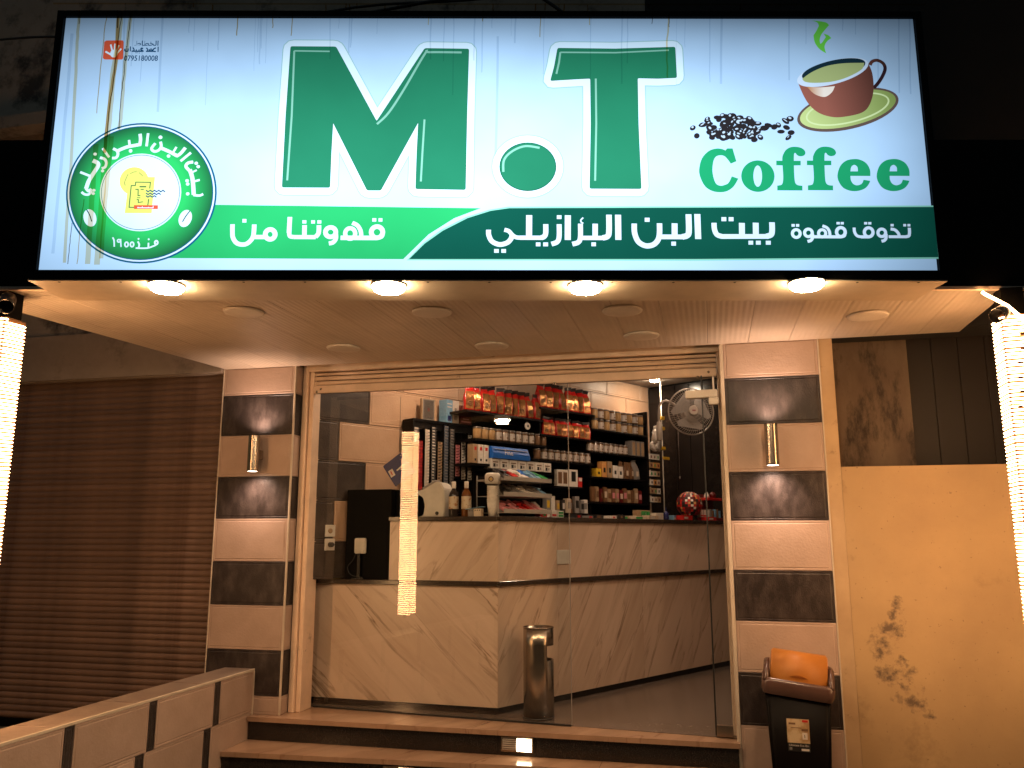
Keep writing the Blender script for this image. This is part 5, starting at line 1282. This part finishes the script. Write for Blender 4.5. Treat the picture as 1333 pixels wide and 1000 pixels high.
# ---- coffee bags
def bag_mesh(w, h, d, m):
    rings = []
    for z, a, b in ((0.0, 0.96, 0.9), (0.03, 1.0, 1.0), (0.45, 1.0, 0.95), (0.66, 0.94, 0.62), (0.80, 0.80, 0.22), (0.87, 0.70, 0.08), (1.0, 0.74, 0.06)):
        n = 4; ring = [(x + 0.004 * sin(9 * z + 3 * x * 40), y, z * h) for x, y in rrect(w/2*a, d/2*b, min(w, d)*0.12*b + 0.0008, 2)]; rings.append(ring)
    return loft_mesh(rings, m)
bagm = bag_mesh(0.092, 0.225, 0.085, 'foil'); bags = bag_mesh(0.084, 0.165, 0.07, 'foil')
def bag(t, z, small, label, group, rz, tilt):
    o = shop('coffee_bag', label, 'coffee bag', t, 0.295, z, group, rz); s = 0.76 if small else 1.0
    link('bag_body', bags if small else bagm, o)
    w, h, d = (0.084, 0.165, 0.07) if small else (0.092, 0.225, 0.085)
    # gold window following the front of the bag
    V, F = [], []
    for i, (zz, b) in enumerate(((0.06, 1.0), (0.30, 0.975), (0.45, 0.95), (0.60, 0.74), (0.72, 0.46))):
        for x in (-0.36, 0.0, 0.36): V.append((x * w, -d/2 * b - 0.0016, zz * h))
    for i in range(4):
        for k in range(2): a = i*3 + k; F.append((a, a+1, a+4, a+3))
    link('window', mesh('w', V, F, 'foil_gold', True), o)
    link('emblem', lathe_mesh([(0.021*s, 0), (0.021*s, 0.001), (0.014*s, 0.001), (0.014*s, 0)], 'p_brown', 16, cap=False), o, (0, -d/2 - 0.004, h * 0.26), (pi / 2, 0, 0))
    link('emblem', lathe_mesh([(0.008*s, 0), (0.008*s, 0.001)], 'p_brown', 10), o, (0, -d/2 - 0.004, h * 0.26), (pi / 2, 0, 0))
    link('fold', box_mesh(w * 0.80, 0.010, h * 0.14, 'p_fold', 0.001), o, (0, -0.003, h * 0.97), (radians(rn.uniform(-5, 25)), radians(rn.uniform(-12, 12)), 0))
    link('side_gusset', mesh('g', [(-w/2*1.012, -d/2*0.7, h*0.04), (-w/2*1.012, d/2*0.7, h*0.04), (-w/2*0.97, d/2*0.5, h*0.62), (-w/2*0.97, -d/2*0.5, h*0.62)], [(0, 1, 2, 3)], 'p_red'), o)
    o.rotation_euler[1] = radians(rn.uniform(-4, 4))
    return o
rn = random.Random(8)
n = 10
for i in range(n):
    bag(1.34 + i * 0.088, 2.2205, False, 'red and gold coffee bag, %s from the left on the upper left shelf' % ORD[i], 'red coffee bags on the shelves', rn.uniform(-0.75, 0.15), 0)
for i in range(8):
    bag(2.22 + i * 0.090, 2.3405, False, 'red and gold coffee bag, %s from the left on the raised middle top shelf' % ORD[i], 'red coffee bags on the shelves', rn.uniform(-0.75, 0.15), 0)
for i in range(8):
    bag(2.27 + i * 0.083, 2.0955, True, 'small red coffee bag, %s from the left on the lower middle shelf' % ORD[i], 'red coffee bags on the shelves', rn.uniform(-0.7, 0.2), 0)

# ---- jars
def jar(t, z, r, h, fill, label, group, white=True):
    o = shop('jar', label, 'jar', t, SV - 0.045, z, group)
    link('jar_body', lathe_mesh([(r * 0.94, 0.0), (r, 0.004), (r, h * 0.80), (r * 0.86, h * 0.86)], fill, 16), o)
    if white: link('jar_label', lathe_mesh([(r * 1.02, h * 0.10), (r * 1.02, h * 0.72)], 'p_label', 16, cap=False), o); link('jar_print', box_mesh(r * 0.5, 0.001, h * 0.12, 'p_brown'), o, (0, -r * 1.04, h * 0.30))
    link('lid', lathe_mesh([(r * 0.92, h * 0.86), (r * 0.98, h * 0.865), (r * 0.98, h * 0.99), (r * 0.9, h)], 'jar_lid', 16), o)
M['jar_lid'] = mat('dull metal lid', (0.24, 0.2, 0.18), 0.3, 0.6); M['jar_brown'] = mat('glass jar of ground coffee', (0.16, 0.085, 0.045), 0.12); M['jar_gold'] = mat('glass jar of golden grain', (0.36, 0.22, 0.10), 0.12)
for i in range(11):
    jar(1.43 + i * 0.080, 1.9925, 0.034 if i > 2 else 0.037, 0.10, 'jar_gold' if i < 3 else 'jar_brown', 'glass jar, %s from left, on the shelf above the blue carton' % ORD[i], 'jars on the left shelf', 3 <= i < 9)
for i in range(9):
    jar(2.15 + i * 0.087, 1.8685, 0.035, 0.095, 'jar_brown', 'white labelled jar, %s from the left on the middle jar shelf' % ORD[i], 'jars on the middle shelf', i > 0)
for lv, z in ((0, 2.2105), (1, 2.318)):
    if lv:
        sh('shelf', 2.9, 3.77, 2.3105, 2.316, 0.012, 0.34)
    for i in range(9):
        jar(2.965 + i * 0.092, z, 0.038, 0.10, 'jar_gold' if i % 2 == 0 else 'jar_brown', 'large jar, %s from left in the %s row, top right shelves' % (ORD[i], ['lower', 'upper'][lv]), 'jars in the double row', i % 2 == 1)
for i in range(8):
    jar(2.89 + i * 0.078, 1.9905, 0.034, 0.096, 'jar_brown', 'white labelled jar, %s from the left on the right lower jar shelf' % ORD[i], 'jars on the right shelf')
for i in range(3):
    carton(3.54 + i * 0.075, SV - 0.05, 1.9905, 0.055, 0.09, 0.15, 'p_grey', 'upright grey box, %s of three right of the lower jars' % ORD[i], [(0.1, 0.05, 0.9, 0.9, 'p_kraft')])

# ---- goods on the lower shelves
link('round_disc', lathe_mesh([(0.030, 0), (0.032, 0.004), (0.030, 0.012)], 'p_white', 20), None, W(1.98, 0.352, 2.145), (pi / 2, 0, TH)); tag(bpy.data.objects['round_disc'], 'small round white disc on the shelf edge above the jars', 'disc')
link('hub_print', lathe_mesh([(0.011, 0), (0.011, 0.002)], 'p_black', 14), bpy.data.objects['round_disc'], (0, 0, 0.0125))
for i, w in enumerate((0.05, 0.055, 0.055)):
    carton(1.365 + i * 0.062, SV - 0.03, 1.7855, w, 0.07, 0.155, 'p_kraft' if i == 0 else 'p_white', ['kraft upright box', 'first white upright box', 'second white upright box'][i] + ' with red corner left of the blue carton', [(0.3, 0.68, 0.75, 0.86, 'p_red'), (0.35, 0.12, 0.7, 0.24, 'p_black')])
bcx = shop('tissue_carton', 'glossy blue tissue carton lying on the flat boxes', 'box', 1.775, SV - 0.02, 1.8375)
rings = []
for x, s in ((-0.235, 1.0), (0.20, 1.0), (0.235, 0.62)):
    rings.append([(x, -0.05 * s, 0.0), (x, -0.055 * s, 0.045 * s), (x, -0.03 * s, 0.10 * s), (x, 0.05 * s, 0.10 * s), (x, 0.05 * s, 0.0)])
link('carton_body', loft_mesh(rings, 'p_blue', False), bcx)
tx = text_mesh("Fine", 0.060, 'p_white'); link('lettering', tx, bcx, (-0.05, -0.0575, 0.032), (radians(-12), 0, 0)); box('stripe', (-0.22, -0.0572, 0.074), (0.18, -0.0405, 0.0765), 'p_white', bcx)
for i in range(7):
    carton(1.585 + i * 0.107, SV - 0.03, 1.7535, 0.100, 0.09, 0.080, 'p_white', 'flat white coffee box, %s of the row under the blue carton' % ORD[i], [(0.2, 0.6, 0.8, 0.72, 'p_brown'), (0.25, 0.15, 0.5, 0.5, 'p_black'), (0.6, 0.2, 0.75, 0.45, 'p_grey')], 'flat white boxes under the blue carton')
carton(2.46, SV - 0.03, 1.6405, 0.15, 0.04, 0.15, 'p_white', 'white phone accessory pack with two oval windows', [(0.08, 0.15, 0.42, 0.85, 'p_brown'), (0.55, 0.15, 0.9, 0.85, 'p_brown')])
carton(2.61, SV - 0.03, 1.6405, 0.12, 0.04, 0.158, 'p_white', 'white phone accessory pack with one dark window', [(0.25, 0.3, 0.75, 0.88, 'p_black')])
carton(2.705, SV - 0.03, 1.6405, 0.055, 0.04, 0.09, 'p_red', 'small red and white pack right of the phone packs', [(0.1, 0.6, 0.9, 0.95, 'p_white')])
rn = random.Random(21); cc = ['p_grey', 'p_white', 'p_kraft', 'p_black', 'p_cream', 'p_brown', 'p_grey']
desc = dict(p_grey='grey', p_white='white', p_kraft='kraft', p_black='black', p_cream='cream', p_brown='brown', p_red='red', p_yellow='yellow', p_gold='gold', p_pink='pink')
for i in range(9):
    m = cc[i % 7]
    carton(2.27 + i * 0.062, SV - 0.02 + rn.uniform(-0.03, 0.02), 1.4005, 0.050, 0.05, rn.uniform(0.11, 0.155), m, '%s packet, %s from the left on the bottom shelf above the counter' % (desc[m], ORD[i]), [(0.15, 0.3, 0.85, 0.75, rn.choice(['p_black', 'p_white', 'p_yellow', 'p_grey']))], rz=rn.uniform(-0.25, 0.25), name='packet', cat='packet')
for i in range(5):
    m = ['p_yellow', 'p_gold', 'p_kraft', 'p_white', 'p_white'][i]
    carton(2.97 + i * 0.085, SV - 0.03, 1.7505, 0.072, 0.06, [0.08, 0.15, 0.155, 0.12, 0.115][i], m, '%s snack pack, %s from the left on the shelf under the right jars' % (desc[m], ORD[i]), [(0.3, 0.3, 0.7, 0.6, 'p_black')], name='packet', cat='packet')
pbag = bag_mesh(0.085, 0.17, 0.04, 'p_brown'); pbag2 = bag_mesh(0.085, 0.20, 0.04, 'p_grey')
for i in range(4):
    o = shop('snack_bag', '%s snack bag, %s of four leaning at the right end of the shelf' % (['brown', 'brown', 'striped brown', 'tall grey'][i], ORD[i]), 'snack bag', 3.37 + i * 0.085, SV - 0.05, 1.7505, None, rn.uniform(-0.2, 0.2))
    b = link('bag_body', pbag if i < 3 else pbag2, o, (0, 0, 0.002), (0, radians(-10 if i > 1 else 3), 0)); link('print', box_mesh(0.03, 0.001, 0.05, 'p_cream'), o, (0, -0.0225, 0.06))
for i in range(13):
    m = ['p_brown', 'p_kraft', 'p_darkred', 'p_brown', 'p_kraft'][i % 5]
    o = shop('snack_bag', 'hanging %s snack bag, %s from the left in the lowest row' % (dict(p_brown='brown', p_kraft='kraft', p_darkred='maroon')[m], ORD[i]), 'snack bag', 2.90 + i * 0.062, SV - 0.03, 1.5125, 'hanging snack bags in the lowest row', rn.uniform(-0.2, 0.2))
    h = rn.uniform(0.125, 0.15)
    box('bag_body', (-0.027, -0.015, 0), (0.027, 0.015, h), m, o, 0.006); box('print', (-0.018, -0.0165, h*0.3), (0.018, -0.0152, h*0.7), rn.choice(['p_cream', 'p_pink', 'p_brown']), o)
# narrow column of small boxes at the end
for r_ in range(6):
    z = 1.53 + r_ * 0.088
    sh('shelf', 3.79, 3.985, z - 0.006, z, 0.20, 0.36)
    for k in range(3):
        m = rn.choice(['p_white', 'p_kraft', 'p_white', 'p_gold', 'p_cream'])
        carton(3.822 + k * 0.060, SV - 0.01, z + 0.0005, 0.052, 0.03, 0.058, m, '%s small box, %s from the left in the %s row of the end rack' % (desc[m], ORD[k], ['bottom', 'second', 'third', 'fourth', 'fifth', 'top'][r_]), [(0.3, 0.25, 0.7, 0.7, rn.choice(['p_darkred', 'p_black', 'p_brown', 'p_green']))], 'small boxes in the end rack')
# white pole with yellow clips and bundled white bags
pl = shop('pole', 'thin white pole with yellow clips in the far corner', 'pole', 4.02, 0.36, 0.0)
link('tube', tube_mesh([(0, 0, 1.3), (0, 0, 2.82)], 0.007, 'white_plastic', 8), pl)
for z in (2.40, 2.29, 2.08): box('clip', (-0.03, -0.02, z), (0.035, 0.02, z + 0.035), 'p_yellow', pl, 0.004)
box('clip', (-0.01, -0.02, 1.98), (0.10, 0.0, 2.01), 'p_yellow', pl, 0.004)
wb = shop('bag_bundle', 'bundle of crumpled white carrier bags hanging at the end of the shelves', 'bags', 3.90, 0.36, 2.05)
rn = random.Random(2)
for k in range(5):
    rings = []
    for i in range(7):
        f = i / 6; w = 0.045 * (0.35 + sin(pi * min(f + 0.15, 1)) ** 0.8)
        rings.append([(x + 0.01 * sin(13*f + k*2) + rn.uniform(-0.004, 0.004), y + rn.uniform(-0.004, 0.004), f * 0.13) for x, y in rrect(w, 0.02, 0.012, 2)])
    link('bag', loft_mesh(rings, 'p_white'), wb, (-0.05 + 0.05 * (k % 3), -0.02 * (k % 2), 0.02 + 0.08 * (k // 2)), (0.1, 0.4 - 0.25 * k, 0.3 * k))

# ---- wall fan behind the glass
fx, fy, fz = 2.765, 1.50, 2.205
fan = thing('fan', 'white caged wall fan with round hub seen through the glass', 'fan', (fx + 0.02, fy, fz), 0.35)
R = 0.190
V, F = [], []
cage = []
for k in range(7):
    rr_ = R * (k + 1) / 7; yy = -0.055 * (1 - (rr_ / R) ** 2) ** 0.5
    cage.append(([(rr_ * cos(2*pi*i/40), yy, rr_ * sin(2*pi*i/40)) for i in range(40)], True, 0.0035 if k == 6 else 0.0013))
for k in range(60):
    a = 2 * pi * k / 60; cage.append(([(R*q*cos(a + 0.25*(1-q)), -0.055 * (1 - q*q) ** 0.5 - 0.001, R*q*sin(a + 0.25*(1-q))) for q in (0.18, 0.4, 0.62, 0.82, 0.93, 1.0)], False, 0.0012))
def joined_tubes(items, m):
    V, F = [], []
    for pts, cl, r in items:
        me = tube_mesh(pts, r, m, 5, cl); b = len(V); V += [tuple(v.co) for v in me.vertices]; F += [tuple(i + b for i in p.vertices) for p in me.polygons]; bpy.data.meshes.remove(me)
    return mesh('j', V, F, m, True)
link('cage', joined_tubes(cage, 'fan_grey'), fan)
link('rim', tube_mesh([(R*1.01*cos(2*pi*i/40), 0.004, R*1.01*sin(2*pi*i/40)) for i in range(40)], 0.006, 'fan_grey', 8, True), fan)
link('hub_cap', lathe_mesh([(0.042, 0), (0.044, 0.008), (0.034, 0.014)], 'fan_grey', 24), fan, (0, -0.056, 0), (pi / 2, 0, 0)); box('hub_print', (-0.014, -0.0715, -0.006), (0.014, -0.0705, 0.006), 'p_darkred', fan)
for k in range(3):
    a = 2 * pi * k / 3 + 0.4; V = []; 
    for q, w0 in ((0.18, 0.50), (0.5, 0.80), (0.80, 0.85), (0.90, 0.65)):
        V += [(R*q*cos(a - w0), -0.012, R*q*sin(a - w0)), (R*q*cos(a + w0), 0.012, R*q*sin(a + w0))]
    link('blade', mesh('b', V, [(0, 1, 3, 2), (2, 3, 5, 4), (4, 5, 7, 6)], 'p_grey', True), fan)
link('motor', lathe_mesh([(0.05, 0), (0.055, 0.02), (0.05, 0.09), (0.03, 0.11)], 'fan_grey', 20), fan, (0, 0.02, 0), (-pi / 2, 0, 0))
link('arm', tube_mesh(catmull([(0, 0.10, 0), (-0.16, 0.10, 0.10), (-0.235, 0.10, 0.06), (-0.245, 0.10, -0.10)], 5), 0.010, 'fan_grey', 8), fan)
link('wall_mount', lathe_mesh([(0.016, 0), (0.024, 0.01), (0.026, 0.10), (0.017, 0.16)], 'fan_grey', 16), fan, (-0.245, 0.10, -0.235))
tb = link('pull_cord', tube_mesh([(2.66, 1.9, 2.12), (2.662, 1.9, 1.70)], 0.0012, 'fan_grey', 5)); tag(tb, 'thin white pull cord with small weight hanging inside near the fan', 'cord')
link('cord_weight', lathe_mesh([(0.004, 0), (0.006, 0.01), (0.002, 0.022)], 'fan_grey', 10), tb, (2.662, 1.9, 1.68))

# ---- interior ceiling spots (the rearmost one shows through the glass)
def spot(t, v, e, label, group=None, z=2.829):
    o = shop('ceiling_spot', label, 'ceiling light', t, v, z, group)
    link('rim', lathe_mesh([(0.045, 0), (0.055, -0.006), (0.050, -0.014), (0.040, -0.016)], 'white_plastic', 24), o)
    link('lamp', lathe_mesh([(0.048, -0.012), (0.042, -0.034), (0.005, -0.042)], 'spot_glow', 20), o)
    l = bpy.data.lights.new('spot_light', 'AREA'); l.shape = 'DISK'; l.size = 0.09; l.energy = e; l.color = (1.0, 0.60, 0.37)
    lo = bpy.data.objects.new('spot_light', l); COL.objects.link(lo); lo.parent = o; lo.location = (0, 0, -0.035)
M['spot_glow'] = emis('lit ceiling spot', (1.0, 0.84, 0.62), 220)
spot(3.90, 0.37, 10, 'bright lit ceiling spot in the far corner of the shop')
spot(2.9, 1.3, 24, 'lit ceiling spot hidden behind the shutter, middle of the room', 'hidden ceiling spots of the shop')
spot(0.95, 0.70, 30, 'unseen ceiling spot placed above the counter corner to brighten the goods on the cabinet', 'hidden ceiling spots of the shop')  # unseen lamp, put here to brighten the goods above the cigarette cabinet
spot(2.2, 2.2, 24, 'lit ceiling spot hidden behind the shutter, above the floor', 'hidden ceiling spots of the shop')
# ================================================================ BINS
ab = thing('ash_bin', 'cylindrical stainless steel litter bin with side openings standing inside the glass', 'bin', (1.732, 0.325, 0.004), 0.0)
R = 0.103; H = 0.585; seg = 48
# wall with an opening cut out on its right side
V, F = [], []
zs = [0.0, 0.375, 0.470, H]
o0, o1 = -0.80, 1.20      # opening angle range (radians from +x)
for z in zs:
    for i in range(seg):
        a = 2*pi*i/seg; V.append((R*cos(a), R*sin(a), z))
nv = len(V)
for k in range(3):
    for i in range(seg):
        a = 2*pi*(i+0.5)/seg; a = a if a < pi else a - 2*pi
        if k == 1 and o0 < a < o1: continue
        j = (i+1) % seg; F.append((k*seg+i, k*seg+j, (k+1)*seg+j, (k+1)*seg+i))
me = mesh('bin', V, F, 'steel', True)
bo = link('shell', me, ab); md = bo.modifiers.new('t', 'SOLIDIFY'); md.thickness = 0.003
link('rim', tube_mesh([(R*cos(2*pi*i/40), R*sin(2*pi*i/40), H) for i in range(40)], 0.0035, 'steel_gold', 8, True), ab)
link('ash_tray', lathe_mesh([(0.098, H - 0.03), (0.02, H - 0.035)], 'steel', 32), ab); link('inner_can', lathe_mesh([(0.092, 0.01), (0.092, 0.36)], 'black_sheet', 28), ab); link('base_ring', lathe_mesh([(R + 0.002, 0), (R + 0.002, 0.014)], 'gasket', 40), ab)

# swing-lid bin beside the right pillar
sb = thing('swing_bin', 'tall black plastic bin with brown rim and orange swing lid by the right pillar', 'bin', (3.335, -0.24, GZ), -0.06)
def rr3(hx, hy, r, z, n=5, tilt=0.0, cy=0.0): return [(x, y + cy, z + tilt * x) for x, y in rrect(hx, hy, r, n)]
h = 0.335 - GZ
link('bin_body', loft_mesh([rr3(0.135, 0.115, 0.04, 0.0), rr3(0.140, 0.120, 0.04, 0.01), rr3(0.172, 0.148, 0.035, h)], 'bin_black'), sb)
for x in (-0.163, 0.163):
    link('corner_rib', tube_mesh([(x * 0.80, -0.122 * 0.86, 0.02), (x * 0.98, -0.148 * 0.90, h - 0.02)], 0.010, 'bin_black', 8), sb)
# brown rim collar
outer = [rr3(0.181, 0.157, 0.04, h - 0.012), rr3(0.192, 0.166, 0.045, h + 0.012), rr3(0.192, 0.166, 0.045, h + 0.055), rr3(0.180, 0.156, 0.04, h + 0.074), rr3(0.155, 0.128, 0.03, h + 0.070), rr3(0.150, 0.122, 0.03, h + 0.02)]
link('rim_collar', loft_mesh(outer, 'bin_brown', cap=False), sb)
# raised side cheeks that carry the lid
for sx in (-1, 1):
    prof = [(-0.155, h + 0.05), (-0.150, h + 0.085), (-0.10, h + 0.135), (-0.04, h + 0.158), (0.04, h + 0.158), (0.10, h + 0.135), (0.150, h + 0.085), (0.155, h + 0.05)]
    x0, x1 = sx * 0.156, sx * 0.186
    n = len(prof); V = [(x0, y, z) for y, z in prof] + [(x1, y, z - 0.010 if 0 < i < n - 1 else z) for i, (y, z) in enumerate(prof)]
    F = [tuple(range(n)), tuple(range(n, 2*n))[::-1]] + [(i, (i+1) % n, n + (i+1) % n, n + i) for i in range(n)]
    me = fix_normals(mesh('cheek', V, F, 'bin_brown')); bm = bmesh.new(); bm.from_mesh(me); bmesh.ops.bevel(bm, geom=list(bm.edges), offset=0.005, segments=2, affect='EDGES'); bm.to_mesh(me); bm.free()
    for p in me.polygons: p.use_smooth = True
    link('side_cheek', me, sb)
# orange swing flap, half-drum
pf = []
for i in range(13):
    a = radians(188 - i * 16.3); pf.append((0.128 * cos(a), h + 0.070 + 0.145 * max(sin(a), -0.2)))
n = len(pf); V = [(-0.150, y, z) for y, z in pf] + [(0.150, y, z) for y, z in pf]
F = [(i, i+1, n+i+1, n+i) for i in range(n - 1)] + [tuple(range(n)), tuple(range(n, 2*n))[::-1]]
me = fix_normals(mesh('lid', V, F, 'bin_orange'))
for p in me.polygons:
    if len(p.vertices) == 4: p.use_smooth = True
bm = bmesh.new(); bm.from_mesh(me); bmesh.ops.bevel(bm, geom=[e for e in bm.edges if len(e.link_faces) == 2 and e.calc_face_angle() > 0.6], offset=0.008, segments=3, affect='EDGES'); bm.to_mesh(me); bm.free()
link('swing_lid', me, sb, (0.0, 0, 0.0), (0.0, 0, 0))
link('finger_grip', mesh('g', [(-0.05 + 0.1*i/8, -0.1285 - 0.003*sin(pi*i/8), h + 0.090 - 0.012*0) for i in range(9)] + [(-0.05 + 0.1*i/8, -0.1290 - 0.003*sin(pi*i/8), h + 0.090 + 0.014*sin(pi*i/8)) for i in range(9)], [(i, i+1, 10+i, 9+i) for i in range(8)], 'grip'), sb)
for o_ in sb.children:
    if o_.name.split('.')[0] in ('rim_collar', 'side_cheek', 'swing_lid', 'finger_grip'):
        o_.matrix_local = Matrix.Translation((0, 0, h + 0.006)) @ Matrix.Rotation(radians(6.5), 4, 'Y') @ Matrix.Translation((0, 0, -h))
# sticker on the front, tapered with the body
stk = thing('x', None, None); bpy.data.objects.remove(stk)
tz = h - 0.125; ty = lambda z: -(0.120 + (0.148 - 0.120) * (z / h)) - 0.0015
def sticker(x0, z0, x1, z1, m, off=0.0, name='sticker'):
    me = mesh('s', [(x0, ty(z0) - off, z0), (x1, ty(z0) - off, z0), (x1, ty(z1) - off, z1), (x0, ty(z1) - off, z1)], [(0, 1, 2, 3)], m); return link(name, me, sb)
x0, x1 = -0.066, 0.050; z0, z1 = h - 0.285, h - 0.115
s_ = sticker(x0, z0, x1, z1, 'p_black'); s_['label'] = 'product sticker on the front of the bin'
sticker(x0, z0 + 0.045, x1, z1, 'sticker_photo', 0.0006, 'sticker_photo')
for (a, b, c, d, m) in ((x0 + 0.080, z1 - 0.016, x1 - 0.006, z1 - 0.004, 'p_red'), (x0 + 0.010, z1 - 0.030, x0 + 0.045, z1 - 0.020, 'p_brown'), (x0 + 0.02, z1 - 0.048, x0 + 0.075, z1 - 0.044, 'p_brown'), (x0 + 0.075, z1 - 0.062, x1 - 0.008, z1 - 0.050, 'p_brown'),
                        (x0 + 0.078, z1 - 0.105, x1 - 0.012, z1 - 0.070, 'p_white'), (x0 + 0.088, z1 - 0.095, x0 + 0.092, z1 - 0.080, 'p_black'), (x0 + 0.070, z0 + 0.006, x1 - 0.006, z0 + 0.017, 'p_white'), (x0 + 0.008, z0 + 0.008, x0 + 0.022, z0 + 0.022, 'p_grey')):
    sticker(a, b, c, d, m, 0.0012, 'sticker_print')
tm = text_mesh("Ultimate Eco Bin", 0.015, 'p_white'); link('sticker_text', tm, sb, ((x0 + x1) / 2, ty(z0 + 0.03) - 0.0015, z0 + 0.028))

# ================================================================ ACROSS THE STREET (what the glass faces)
sbld = thing('street_building', 'unlit building across the street, behind the viewer and facing the shop', 'building', (0, -17, GZ), 0)
box('wall', (-30, -6, 0), (30, 0, 10.5), 'wall_black', sbld)
for k in range(9):
    for fl in range(3):
        box('window', (-26 + k * 6, 0.001, 1.2 + fl * 3.2), (-24.2 + k * 6, 0.06, 2.6 + fl * 3.2), 'dark_panel', sbld)
